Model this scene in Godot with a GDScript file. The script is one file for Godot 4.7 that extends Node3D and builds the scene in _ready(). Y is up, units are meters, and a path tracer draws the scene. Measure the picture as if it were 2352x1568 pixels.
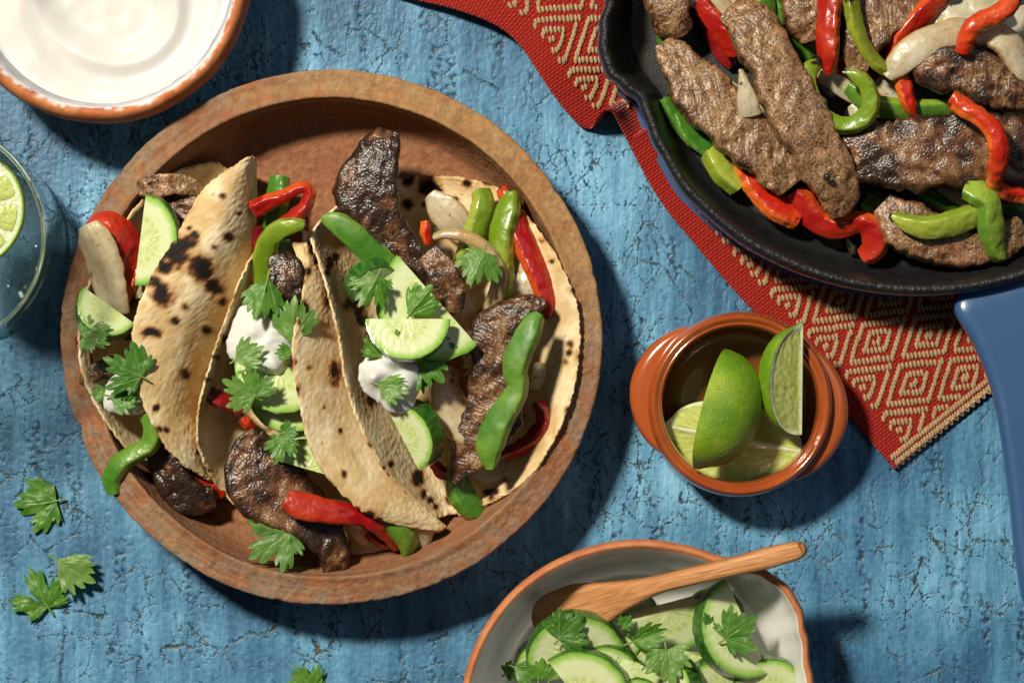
extends Node3D
# Plan coordinates: x right, y towards the viewer's bottom edge, in units of U metres seen at table level; heights in millimetres.
const U := 0.00020338
const EYE := 1.5
var used := {}
var nz := FastNoiseLite.new()
var nr := FastNoiseLite.new()
var nc := FastNoiseLite.new()
var rng := RandomNumberGenerator.new()
var M := {}

func P(x: float, y: float, h: float) -> Vector3:
	var k := U * (EYE - h * 0.001) / EYE
	return Vector3((x - 1176.0) * k, h * 0.001, (y - 784.0) * k)

class Shape:
	var v := PackedVector3Array()
	var c := PackedColorArray()
	var uv := PackedVector2Array()
	var ix := PackedInt32Array()
	# a grid of rows x cols points already pushed from index b on
	func quads(b: int, rows: int, cols: int, wrap := false) -> void:
		var last := cols if wrap else cols - 1
		for i in rows - 1:
			for j in last:
				var a := b + i * cols + j
				var d := b + i * cols + (j + 1) % cols
				var e := a + cols
				var f := d + cols
				ix.append_array(PackedInt32Array([a, d, e, d, f, e]))
	func push(p: Vector3, col: Color, t := Vector2.ZERO) -> void:
		v.append(p)
		c.append(col)
		uv.append(t)
	func base() -> Vector3:
		var lo := Vector3.INF
		var hi := -Vector3.INF
		for p in v:
			lo = lo.min(p)
			hi = hi.max(p)
		return Vector3((lo.x + hi.x) * 0.5, lo.y, (lo.z + hi.z) * 0.5)
	func mesh(at: Vector3, sheet := false) -> ArrayMesh:
		var n := PackedVector3Array()
		n.resize(v.size())
		var vol := 0.0
		var up := 0.0
		for k in range(0, ix.size(), 3):
			var a := v[ix[k]] - at
			var b := v[ix[k + 1]] - at
			var d := v[ix[k + 2]] - at
			var f := (d - a).cross(b - a)
			vol += f.dot(a)
			up += f.y
			n[ix[k]] += f
			n[ix[k + 1]] += f
			n[ix[k + 2]] += f
		var s := -1.0 if (up < 0.0 if sheet else vol < 0.0) else 1.0
		if s < 0.0:
			for k in range(0, ix.size(), 3):
				var t := ix[k + 1]
				ix[k + 1] = ix[k + 2]
				ix[k + 2] = t
		var w := PackedVector3Array()
		w.resize(v.size())
		for k in v.size():
			w[k] = v[k] - at
			n[k] = (n[k] * s).normalized()
			if n[k] == Vector3.ZERO:
				n[k] = Vector3.UP
		var arr := []
		arr.resize(Mesh.ARRAY_MAX)
		arr[Mesh.ARRAY_VERTEX] = w
		arr[Mesh.ARRAY_NORMAL] = n
		arr[Mesh.ARRAY_COLOR] = c
		arr[Mesh.ARRAY_TEX_UV] = uv
		arr[Mesh.ARRAY_INDEX] = ix
		var m := ArrayMesh.new()
		m.add_surface_from_arrays(Mesh.PRIMITIVE_TRIANGLES, arr)
		return m

# ---------------------------------------------------------------- naming
func numbered(called: String) -> String:
	var n: int = used.get(called, 0)
	used[called] = n + 1
	return called if n == 0 else "%s_%03d" % [called, n]

func tag(o: Node3D, label: String, category: String, group := "") -> Node3D:
	o.set_meta("label", label)
	o.set_meta("category", category)
	if group:
		o.set_meta("group", group)
	return o

func thing(called: String, label: String, category: String, at: Vector3, group := "") -> Node3D:
	var o := Node3D.new()
	o.name = numbered(called)
	o.position = at
	add_child(o)
	return tag(o, label, category, group)

func part(called: String, s: Shape, m: Material, parent: Node3D, origin: Vector3, sheet := false) -> MeshInstance3D:
	var o := MeshInstance3D.new()
	o.name = called
	o.mesh = s.mesh(origin, sheet)
	o.material_override = m
	parent.add_child(o, true)
	return o

func single(called: String, s: Shape, m: Material, label: String, category: String, group := "", sheet := false) -> MeshInstance3D:
	var b := s.base()
	var o := MeshInstance3D.new()
	o.name = numbered(called)
	o.mesh = s.mesh(b, sheet)
	o.material_override = m
	o.position = b
	add_child(o)
	tag(o, label, category, group)
	return o

# ---------------------------------------------------------------- curves
func cr(a: float, b: float, c: float, d: float, t: float) -> float:
	return 0.5 * (2.0 * b + (c - a) * t + (2.0 * a - 5.0 * b + 4.0 * c - d) * t * t + (3.0 * b - a - 3.0 * c + d) * t * t * t)

func cr3(a: Vector3, b: Vector3, c: Vector3, d: Vector3, t: float) -> Vector3:
	return 0.5 * (2.0 * b + (c - a) * t + (2.0 * a - 5.0 * b + 4.0 * c - d) * t * t + (3.0 * b - a - 3.0 * c + d) * t * t * t)

func along(rows: Array, t: float, ch: int, other: float) -> float:
	var n := rows.size()
	var f := clampf(t, 0.0, 1.0) * (n - 1)
	var i := mini(int(f), n - 2)
	var a: Array = rows[maxi(i - 1, 0)]
	var b: Array = rows[i]
	var c: Array = rows[i + 1]
	var d: Array = rows[mini(i + 2, n - 1)]
	if ch >= b.size() or ch >= c.size():
		return lerpf(b[ch] if ch < b.size() else other, c[ch] if ch < c.size() else other, f - i)
	return cr(a[ch] if ch < a.size() else b[ch], b[ch], c[ch], d[ch] if ch < d.size() else c[ch], f - i)

func curve3(p: Array, t: float) -> Vector3:
	var n := p.size()
	var f := clampf(t, 0.0, 1.0) * (n - 1)
	var i := mini(int(f), n - 2)
	return cr3(p[maxi(i - 1, 0)], p[i], p[i + 1], p[mini(i + 2, n - 1)], f - i)

func table(rows: Array, x: float) -> float:
	if x <= rows[0][0]:
		return rows[0][1]
	for i in rows.size() - 1:
		if x <= rows[i + 1][0]:
			return lerpf(rows[i][1], rows[i + 1][1], smoothstep(0.0, 1.0, (x - rows[i][0]) / (rows[i + 1][0] - rows[i][0])))
	return rows[-1][1]

func noise(p: Vector3, f: float) -> float:
	return nz.get_noise_3d(p.x * f, p.y * f, p.z * f)

func ridged(p: Vector3, f: float) -> float:
	return nr.get_noise_3d(p.x * f, p.y * f, p.z * f)

# ---------------------------------------------------------------- builders
var outlines := {}

# m points at even spacing round a squarish oval, three times as wide as high
func outline(e: float, m: int) -> PackedVector2Array:
	var key := "%.2f %d" % [e, m]
	if outlines.has(key):
		return outlines[key]
	var p := PackedVector2Array()
	var l := PackedFloat32Array([0.0])
	var n := 1440
	for i in n + 1:
		var t := TAU * i / n
		p.append(Vector2(signf(cos(t)) * pow(absf(cos(t)), e), signf(sin(t)) * pow(absf(sin(t)), e)))
		if i > 0:
			l.append(l[i - 1] + Vector2((p[i].x - p[i - 1].x) * 3.0, p[i].y - p[i - 1].y).length())
	var out := PackedVector2Array()
	var k := 0
	for j in m:
		var want := l[n] * j / m
		while l[k + 1] < want:
			k += 1
		out.append(p[k].lerp(p[k + 1], (want - l[k]) / maxf(l[k + 1] - l[k], 1e-6)))
	outlines[key] = out
	return out

# A swept solid. pts: [x, y, height, half width, half thickness mm, roll degrees]
func strip(pts: Array, o: Dictionary, col: Callable) -> Shape:
	var s := Shape.new()
	var n: int = o.get("n", 44)
	var m: int = o.get("m", 22)
	var e: float = o.get("e", 0.62)
	var bend: float = o.get("bend", 0.0)
	var cap: float = o.get("cap", 0.8)
	var thick: float = o.get("t", 2.2)
	var roll0: float = o.get("roll", 0.0)
	var amp: float = o.get("amp", 0.25) * 0.001
	var freq: float = o.get("freq", 90.0)
	var fib: float = o.get("fib", 0.0) * 0.001
	var edge: float = o.get("edge", 0.0)
	var fa := deg_to_rad(o.get("grain", 90.0))
	var fdir := Vector2(cos(fa), sin(fa))
	var plan: bool = o.get("plan", false)
	var crease: float = o.get("crease", 0.0) * 0.001
	var slope: float = o.get("slope", 0.0)
	var sd: float = o.get("seed", 0.0)
	var ctr: Array[Vector3] = []
	var arc: Array[float] = [0.0]
	for i in n:
		var t := i / float(n - 1)
		t = lerpf(t, 0.5 - 0.5 * cos(PI * t), 0.6)
		ctr.append(P(along(pts, t, 0, 0.0), along(pts, t, 1, 0.0), along(pts, t, 2, 0.0)))
		if i > 0:
			arc.append(arc[-1] + ctr[i].distance_to(ctr[i - 1]))
	var total := arc[-1]
	var ring := outline(e, m)
	for i in n:
		var t := i / float(n - 1)
		t = lerpf(t, 0.5 - 0.5 * cos(PI * t), 0.6)
		var w := maxf(along(pts, t, 3, 0.0), 1.5) * U
		var th := maxf(along(pts, t, 4, thick), 0.3) * 0.001
		var roll := deg_to_rad(along(pts, t, 5, roll0))
		var tan := (ctr[mini(i + 1, n - 1)] - ctr[maxi(i - 1, 0)]).normalized()
		var side := tan.cross(Vector3.UP).normalized()
		var up := side.cross(tan)
		var sr := side * cos(roll) + up * sin(roll)
		var ur := up * cos(roll) - side * sin(roll)
		var k := 1.0
		var cl := maxf(cap * w, 0.0004)
		for d in [arc[i], total - arc[i]]:
			if d < cl:
				k *= maxf(sqrt(maxf(1.0 - pow(1.0 - d / cl, 2.0), 0.0)), 0.002)
		if edge > 0.0:
			w *= 1.0 + edge * nz.get_noise_2d(arc[i] * 45.0 + sd * 7.0, sd)
		for j in m:
			var cx := ring[j].x
			var cy := ring[j].y
			if edge > 0.0 and cx != 0.0:
				cx *= 1.0 + edge * (nz.get_noise_2d(arc[i] * 60.0 + signf(cx) * 40.0 + sd * 3.0, 9.0 + sd) + 0.35 * nz.get_noise_2d(arc[i] * 210.0 + signf(cx) * 70.0, sd))
			var off := sr * (w * k * cx) + ur * (th * (k * cy - bend * cx * cx + slope * cx))
			var p := ctr[i] + off
			var dir := (sr * (cx / w) + ur * (cy / th)).normalized()
			var q := p + Vector3(sd * 0.037, sd * 0.011, -sd * 0.023)
			if amp > 0.0:
				p += dir * amp * k * (noise(q, freq) + 0.5 * noise(q, freq * 2.7))
			if crease > 0.0:
				p += dir * crease * k * minf(0.0, ridged(q, 85.0) - 0.45) * 1.6
			if fib > 0.0:
				p += dir * fib * k * nr.get_noise_3d((p.x * fdir.y - p.z * fdir.x) * 420.0 + sd, (p.x * fdir.x + p.z * fdir.y) * 70.0, 0.4)
			if plan:
				var jx := 0.0022 * noise(q, 30.0)
				s.push(p, col.call(t, cx, cy, q), Vector2(p.x * fdir.y - p.z * fdir.x + jx + sd * 0.01, p.x * fdir.x + p.z * fdir.y + th * cy * 0.6))
			else:
				s.push(p, col.call(t, cx, cy, q), Vector2(arc[i], cx * w))
	s.quads(0, n, m, true)
	return s

# A body of revolution. prof: [radius, height mm]; radii are those seen from above at their own height
func lathe(cx: float, cy: float, href: float, prof: Array, n: int, sub: int, shape: Callable, col: Callable) -> Shape:
	var s := Shape.new()
	var o := P(cx, cy, href)
	var pr: Array[Vector2] = []
	for i in prof.size() - 1:
		for k in sub:
			var t := k / float(sub)
			var a: Array = prof[maxi(i - 1, 0)]
			var b: Array = prof[i]
			var c: Array = prof[i + 1]
			var d: Array = prof[mini(i + 2, prof.size() - 1)]
			pr.append(Vector2(cr(a[0], b[0], c[0], d[0], t), cr(a[1], b[1], c[1], d[1], t)))
	pr.append(Vector2(prof[-1][0], prof[-1][1]))
	for i in pr.size():
		for j in n:
			var f := TAU * j / n
			var q: Vector2 = shape.call(f, pr[i])
			var r := maxf(q.x, 0.0) * U * (EYE - q.y * 0.001) / EYE
			var p := Vector3(o.x + r * cos(f), q.y * 0.001, o.z + r * sin(f))
			s.push(p, col.call(f, pr[i].x, pr[i].y, p), Vector2(f / TAU, i / float(pr.size())))
	s.quads(0, pr.size(), n, true)
	return s

# A sheet with thickness through a net of [x, y, height] points
func sheet(net: Array, nu: int, nv: int, thick: float, jag: float, col: Callable, sd := 0.0, lump := 0.5) -> Shape:
	var s := Shape.new()
	var rows := []
	for r in net:
		var ps := []
		for q in r:
			ps.append(P(q[0], q[1], q[2]))
		var fine := []
		for j in nv:
			fine.append(curve3(ps, j / float(nv - 1)))
		rows.append(fine)
	var g: Array[Vector3] = []
	g.resize(nu * nv)
	for j in nv:
		var colp := []
		for r in rows:
			colp.append(r[j])
		for i in nu:
			var u := i / float(nu - 1)
			var v := j / float(nv - 1)
			var p := curve3(colp, u)
			var near := minf(minf(u, 1.0 - u) * nu, minf(v, 1.0 - v) * nv)
			var w := clampf(1.0 - near / 5.0, 0.0, 1.0)
			var q := p + Vector3(sd, 0.0, sd)
			p += Vector3(noise(q, 260.0) + 0.6 * noise(q, 700.0), noise(q + Vector3(3, 0, 0), 300.0) * 0.6, noise(q + Vector3(0, 5, 0), 260.0) + 0.6 * noise(q + Vector3(0, 8, 0), 700.0)) * jag * w
			p.y += lump * 0.001 * (noise(q, 40.0) * 2.2 + noise(q, 150.0) * 0.3)
			g[i * nv + j] = p
	var nor: Array[Vector3] = []
	nor.resize(nu * nv)
	for i in nu:
		for j in nv:
			var a := g[mini(i + 1, nu - 1) * nv + j] - g[maxi(i - 1, 0) * nv + j]
			var b := g[i * nv + mini(j + 1, nv - 1)] - g[i * nv + maxi(j - 1, 0)]
			nor[i * nv + j] = a.cross(b).normalized()
	var cols := nv * 2
	for i in nu:
		for jj in cols:
			var top := jj < nv
			var j := jj if top else cols - 1 - jj
			var p := g[i * nv + j]
			var u := i / float(nu - 1)
			var v := j / float(nv - 1)
			var near := minf(minf(u, 1.0 - u) * nu, minf(v, 1.0 - v) * nv)
			var th := thick * 0.0005 * (0.55 + 0.45 * clampf(near / 3.0, 0.0, 1.0)) * (1.0 + 0.5 * noise(p, 420.0))
			s.push(p + nor[i * nv + j] * (th if top else -th), col.call(u, v, p, top, near), Vector2(u, v))
	s.quads(0, nu, cols, true)
	for i in [0, nu - 1]:
		for j in nv - 1:
			var a: int = i * cols + j
			var b: int = i * cols + j + 1
			var c: int = i * cols + cols - 1 - j
			var d: int = i * cols + cols - 2 - j
			s.ix.append_array(PackedInt32Array([a, c, b, b, c, d] if i == 0 else [a, b, c, b, d, c]))
	return s

# A soft mound: outline radii at even angles, height, extra bumps [x, y, radius, mm]
func mound(x: float, y: float, h0: float, radii: Array, high: float, bumps: Array, col: Color, drop := 6.0) -> Shape:
	var s := Shape.new()
	var nr_ := 34
	var na := 84
	for i in nr_ + 1:
		var t := i / float(nr_)
		for j in na:
			var a := TAU * j / na
			var f := a / TAU * radii.size()
			var k := int(f)
			var rr: float = cr(radii[(k - 1 + radii.size()) % radii.size()], radii[k % radii.size()], radii[(k + 1) % radii.size()], radii[(k + 2) % radii.size()], f - k)
			var tt := minf(t / 0.9, 1.0)
			rr *= 1.0 + 0.10 * nz.get_noise_3d(cos(a) * 1.6 + x, sin(a) * 1.6, 3.0) + 0.05 * nz.get_noise_3d(cos(a) * 5.0 + x, sin(a) * 5.0, 3.0)
			var r := rr * sin(tt * PI * 0.5) if t <= 0.9 else rr * (1.0 - (t - 0.9) * 1.6)
			var px := x + cos(a) * r
			var py := y + sin(a) * r
			var h := h0 + high * pow(maxf(1.0 - pow(r / rr, 2.0), 0.0), 0.6) + 0.9 * nz.get_noise_2d(px * 0.009 + x, py * 0.013) * (1.0 - r / rr) * 2.0 + 0.03 * nz.get_noise_2d(px * 0.07, py * 0.05 + y) if t <= 0.9 else h0 - (t - 0.9) * 10.0 * drop
			for b in bumps:
				var d2: float = (pow(px - b[0], 2.0) + pow(py - b[1], 2.0)) / (b[2] * b[2])
				if t <= 0.9:
					h += b[3] * exp(-d2 * 1.6) * smoothstep(0.0, 0.25, 1.0 - r / rr)
			s.push(P(px, py, h), col)
	s.quads(0, nr_ + 1, na, true)
	return s

func mat(rough: float, o := {}) -> StandardMaterial3D:
	var m := StandardMaterial3D.new()
	m.vertex_color_use_as_albedo = true
	m.albedo_color = o.get("tint", Color.WHITE)
	m.roughness = rough
	m.metallic_specular = o.get("spec", 0.5)
	if o.has("tex"):
		m.albedo_texture = o.tex
	if o.has("bump"):
		m.heightmap_enabled = true
		m.heightmap_texture = o.bump
		m.heightmap_scale = o.get("depth", 0.03)
	if o.has("rtex"):
		m.roughness_texture = o.rtex
	if o.get("tri", 0.0) > 0.0:
		m.uv1_triplanar = true
		m.uv1_scale = Vector3.ONE * float(o.tri)
	if o.has("coat"):
		m.clearcoat_enabled = true
		m.clearcoat = o.coat
		m.clearcoat_roughness = o.get("coat_rough", 0.12)
	if o.has("back"):
		m.backlight_enabled = true
		m.backlight = o.back
	if o.has("sss"):
		m.subsurf_scatter_enabled = true
		m.subsurf_scatter_strength = o.sss
	if o.has("sheen"):
		m.rim_enabled = true
		m.rim = o.sheen
		m.rim_tint = 0.6
	return m

func noise_image(kind: int, freq: float, w: int, h: int, sd: int, oct := 4, cell := 0, warp := 0.0) -> Image:
	var n := FastNoiseLite.new()
	n.noise_type = kind
	n.frequency = freq
	n.seed = sd
	n.fractal_octaves = oct
	if oct <= 1:
		n.fractal_type = FastNoiseLite.FRACTAL_NONE
	if kind == FastNoiseLite.TYPE_CELLULAR:
		n.cellular_return_type = cell
		n.cellular_jitter = 1.0
	if warp > 0.0:
		n.domain_warp_enabled = true
		n.domain_warp_amplitude = warp
		n.domain_warp_frequency = freq * 1.3
		n.domain_warp_fractal_octaves = 3
	return n.get_image(w, h, false, false, true)

func seamless(freq: float, size: int, sd: int, ridge := false, oct := 4) -> Image:
	var n := FastNoiseLite.new()
	n.noise_type = FastNoiseLite.TYPE_SIMPLEX_SMOOTH
	n.frequency = freq
	n.seed = sd
	n.fractal_octaves = oct
	if ridge:
		n.fractal_type = FastNoiseLite.FRACTAL_RIDGED
	return n.get_seamless_image(size, size)

func tex(im: Image) -> ImageTexture:
	return ImageTexture.create_from_image(im)

# ---------------------------------------------------------------- materials
func speck_image(size: int, dark: int, light: int, sd: int) -> Image:
	var im := Image.create(size, size, false, Image.FORMAT_RGB8)
	im.fill(Color(1, 1, 1))
	rng.seed = sd
	for k in dark + light:
		var x := rng.randi_range(0, size - 1)
		var y := rng.randi_range(0, size - 1)
		var r := rng.randi_range(1, 4)
		var c := Color(0.16, 0.10, 0.05) if k < dark else Color(1.0, 0.93, 0.8)
		if k < dark and k % 5 == 0:
			c = Color(0.35, 0.34, 0.12)
		for a in range(-r, r + 1):
			for b in range(-r, r + 1):
				if a * a + b * b * rng.randf_range(0.7, 1.8) <= r * r:
					im.set_pixel(posmod(x + a, size), posmod(y + b, size), c)
	return im

func make_materials() -> void:
	var grain := tex(seamless(0.035, 256, 3))
	var fine := tex(seamless(0.09, 256, 5))
	var ridge := tex(seamless(0.03, 256, 8, true))
	var coarse := tex(seamless(0.02, 256, 11))
	var specks := tex(speck_image(512, 70, 12, 4))
	var specks2 := tex(speck_image(512, 150, 20, 9))
	M.pepper = mat(0.36, {"tex": specks, "tri": 34.0, "bump": coarse, "depth": 0.04, "coat": 0.3, "coat_rough": 0.14})
	M.pepper_dry = mat(0.5, {"tex": specks, "tri": 22.0, "bump": coarse, "depth": 0.02, "coat": 0.1, "coat_rough": 0.3})
	M.onion = mat(0.34, {"tex": specks, "tri": 24.0, "bump": coarse, "depth": 0.05, "coat": 0.35, "coat_rough": 0.18, "sss": 0.2, "back": Color(0.5, 0.38, 0.18)})
	# grain of cooked meat: long fibres, crumbs of crust and ground pepper; one tile is 50 mm
	var fa := noise_image(FastNoiseLite.TYPE_SIMPLEX_SMOOTH, 0.055, 512, 22, 61, 3)
	fa.resize(512, 512, Image.INTERPOLATE_CUBIC)
	var fb := noise_image(FastNoiseLite.TYPE_SIMPLEX_SMOOTH, 0.05, 512, 512, 62, 4)
	var fc := noise_image(FastNoiseLite.TYPE_SIMPLEX_SMOOTH, 0.014, 512, 512, 63, 2)
	var fd := noise_image(FastNoiseLite.TYPE_CELLULAR, 0.09, 512, 512, 64, 1, FastNoiseLite.RETURN_DISTANCE, 4.0)
	var fi := Image.create(512, 512, false, Image.FORMAT_RGB8)
	var fh := Image.create(512, 512, false, Image.FORMAT_L8)
	var gi := Image.create(512, 512, false, Image.FORMAT_RGB8)
	var gh := Image.create(512, 512, false, Image.FORMAT_L8)
	var sp := speck_image(512, 90, 50, 6)
	for y in 512:
		for x in 512:
			var f0 := fa.get_pixel(x, y).r
			var b0 := fb.get_pixel(x, y).r
			var c0 := fc.get_pixel(x, y).r
			var d0 := fd.get_pixel(x, y).r
			var fw := clampf((c0 - 0.25) * 2.2, 0.1, 0.8)
			var h := lerpf(b0, f0, 0.7 * fw)
			fh.set_pixel(x, y, Color(h, h, h))
			var k := clampf(0.86 + 0.6 * (h - 0.5) + 0.35 * (b0 - 0.5) + 0.3 * (c0 - 0.5), 0.4, 1.0)
			var s := sp.get_pixel(x, y)
			fi.set_pixel(x, y, Color(minf(k * 1.02, 1.0), k, k * 0.97) * s)
			var h2 := clampf(0.55 * (1.0 - d0) + 0.45 * b0 + 0.2 * (f0 - 0.5), 0.0, 1.0)
			gh.set_pixel(x, y, Color(h2, h2, h2))
			var k2 := clampf(0.84 + 0.55 * (h2 - 0.5) + 0.3 * (c0 - 0.5), 0.45, 1.0)
			gi.set_pixel(x, y, Color(k2, k2 * 0.97, k2 * 0.94) * s)
	M.onion.transparency = BaseMaterial3D.TRANSPARENCY_ALPHA
	M.onion.albedo_color = Color(1, 1, 1, 0.84)
	M.beef = mat(0.40, {"tex": tex(fi), "bump": tex(fh), "depth": 0.05, "spec": 0.6})
	M.beef.uv1_scale = Vector3(20, 20, 1)
	M.char = mat(0.36, {"tex": tex(gi), "bump": tex(gh), "depth": 0.045, "spec": 0.6})
	M.char.uv1_scale = Vector3(20, 20, 1)
	M.seed = mat(0.35)
	M.tortilla = mat(0.75, {"tri": 22.0, "bump": grain, "depth": 0.018, "back": Color(0.30, 0.19, 0.07), "spec": 0.35})
	M.flesh = mat(0.3, {"tri": 40.0, "bump": coarse, "depth": 0.01, "coat": 0.4, "coat_rough": 0.12, "sss": 0.12})
	M.skin = mat(0.28, {"tri": 26.0, "bump": coarse, "depth": 0.03, "coat": 0.5, "coat_rough": 0.1})
	M.leaf = mat(0.42, {"tri": 30.0, "bump": grain, "depth": 0.012, "back": Color(0.62, 0.80, 0.16), "spec": 0.5})
	M.cream = mat(0.22, {"sss": 0.15, "coat": 0.5, "coat_rough": 0.1})
	var ci := seamless(0.045, 256, 23, false, 5)
	var clayt := Image.create(256, 256, false, Image.FORMAT_RGB8)
	rng.seed = 3
	for y in 256:
		for x in 256:
			var k := clampf(0.93 + 0.22 * (ci.get_pixel(x, y).r - 0.5) + rng.randf_range(-0.05, 0.05), 0.6, 1.0)
			clayt.set_pixel(x, y, Color(k, k, k))
	M.clay = mat(0.85, {"tri": 16.0, "tex": tex(clayt), "bump": tex(seamless(0.06, 256, 31)), "depth": 0.07, "spec": 0.25})
	M.clay_smooth = mat(0.6, {"tri": 14.0, "bump": grain, "depth": 0.03, "spec": 0.35})
	M.glaze_white = mat(0.22, {"coat": 0.4, "coat_rough": 0.08})
	M.whitewash = mat(0.7, {"tri": 12.0, "bump": grain, "depth": 0.03})
	M.glaze_brown = mat(0.16, {"coat": 0.7, "coat_rough": 0.06})
	M.iron = mat(0.46, {"tri": 40.0, "bump": fine, "depth": 0.012, "spec": 0.5})
	M.iron_rim = mat(0.55, {"tri": 34.0, "bump": grain, "depth": 0.08, "spec": 0.5})
	M.enamel = mat(0.3, {"coat": 0.35, "coat_rough": 0.2})
	M.peel = mat(0.33, {"tri": 60.0, "bump": fine, "depth": 0.05, "coat": 0.3, "coat_rough": 0.2})
	M.citrus = mat(0.25, {"tri": 30.0, "bump": grain, "depth": 0.03, "coat": 0.5, "coat_rough": 0.1, "sss": 0.15})
	M.yarn = mat(0.9, {"tri": 90.0, "bump": fine, "depth": 0.04, "sheen": 0.3})
	M.matte = mat(0.5)
	var g := StandardMaterial3D.new()
	g.albedo_color = Color(0.80, 0.92, 0.90, 0.05)
	g.roughness = 0.0
	g.transparency = BaseMaterial3D.TRANSPARENCY_ALPHA
	M.glass = g
	var gs := StandardMaterial3D.new()
	gs.albedo_color = Color(0.90, 1.0, 0.96, 0.02)
	gs.roughness = 0.0
	gs.refraction_enabled = true
	gs.refraction_scale = 0.05
	gs.transparency = BaseMaterial3D.TRANSPARENCY_ALPHA
	M.glass_solid = gs
	var w := StandardMaterial3D.new()
	w.albedo_color = Color(0.10, 0.22, 0.20, 0.12)
	w.roughness = 0.0
	w.transparency = BaseMaterial3D.TRANSPARENCY_ALPHA
	M.water = w
	var bb := StandardMaterial3D.new()
	bb.albedo_color = Color(0.95, 1.0, 1.0, 0.25)
	bb.roughness = 0.0
	bb.transparency = BaseMaterial3D.TRANSPARENCY_ALPHA
	M.bubble = bb
	# wood with long grain
	var wi := Image.create(512, 128, false, Image.FORMAT_RGB8)
	var a := noise_image(FastNoiseLite.TYPE_SIMPLEX_SMOOTH, 0.03, 64, 128, 2, 3)
	a.resize(512, 128, Image.INTERPOLATE_CUBIC)
	var b := noise_image(FastNoiseLite.TYPE_SIMPLEX_SMOOTH, 0.11, 40, 128, 7, 3)
	b.resize(512, 128, Image.INTERPOLATE_CUBIC)
	for y in 128:
		for x in 512:
			var k := a.get_pixel(x, y).r
			var l := b.get_pixel(x, y).r
			var ring := 0.5 + 0.5 * sin(k * 30.0)
			var t := clampf(0.35 * ring + 0.5 * l + 0.15 * k, 0.0, 1.0)
			wi.set_pixel(x, y, Color(0.60, 0.42, 0.27).lerp(Color(0.82, 0.64, 0.45), t))
	M.wood = mat(0.55, {"tex": tex(wi), "bump": tex(b), "depth": 0.02})
	M.wood.uv1_scale = Vector3(6.0, 55.0, 1.0)
	# woven cotton: one cell of the weave, one thread over, one under
	var we := Image.create(64, 64, false, Image.FORMAT_L8)
	for y in 64:
		for x in 64:
			var i := int(x / 32.0) + int(y / 32.0)
			var u := fmod(x, 32.0) / 32.0
			var v := fmod(y, 32.0) / 32.0
			var h := sin(PI * u) * (0.55 + 0.45 * sin(PI * v)) if i % 2 == 0 else sin(PI * v) * (0.25 + 0.3 * sin(PI * u))
			we.set_pixel(x, y, Color(h, h, h))
	var wc := Image.create(64, 64, false, Image.FORMAT_RGB8)
	for y in 64:
		for x in 64:
			var h := we.get_pixel(x, y).r
			wc.set_pixel(x, y, Color(0.66, 0.62, 0.62).lerp(Color(1, 1, 1), h))
	M.cloth = mat(0.92, {"tex": tex(wc), "bump": tex(we), "depth": 0.09, "sheen": 0.35, "spec": 0.2})
	M.cloth.uv1_scale = Vector3(1.0 / 15.0, 1.0 / 13.0, 1.0)

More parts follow.
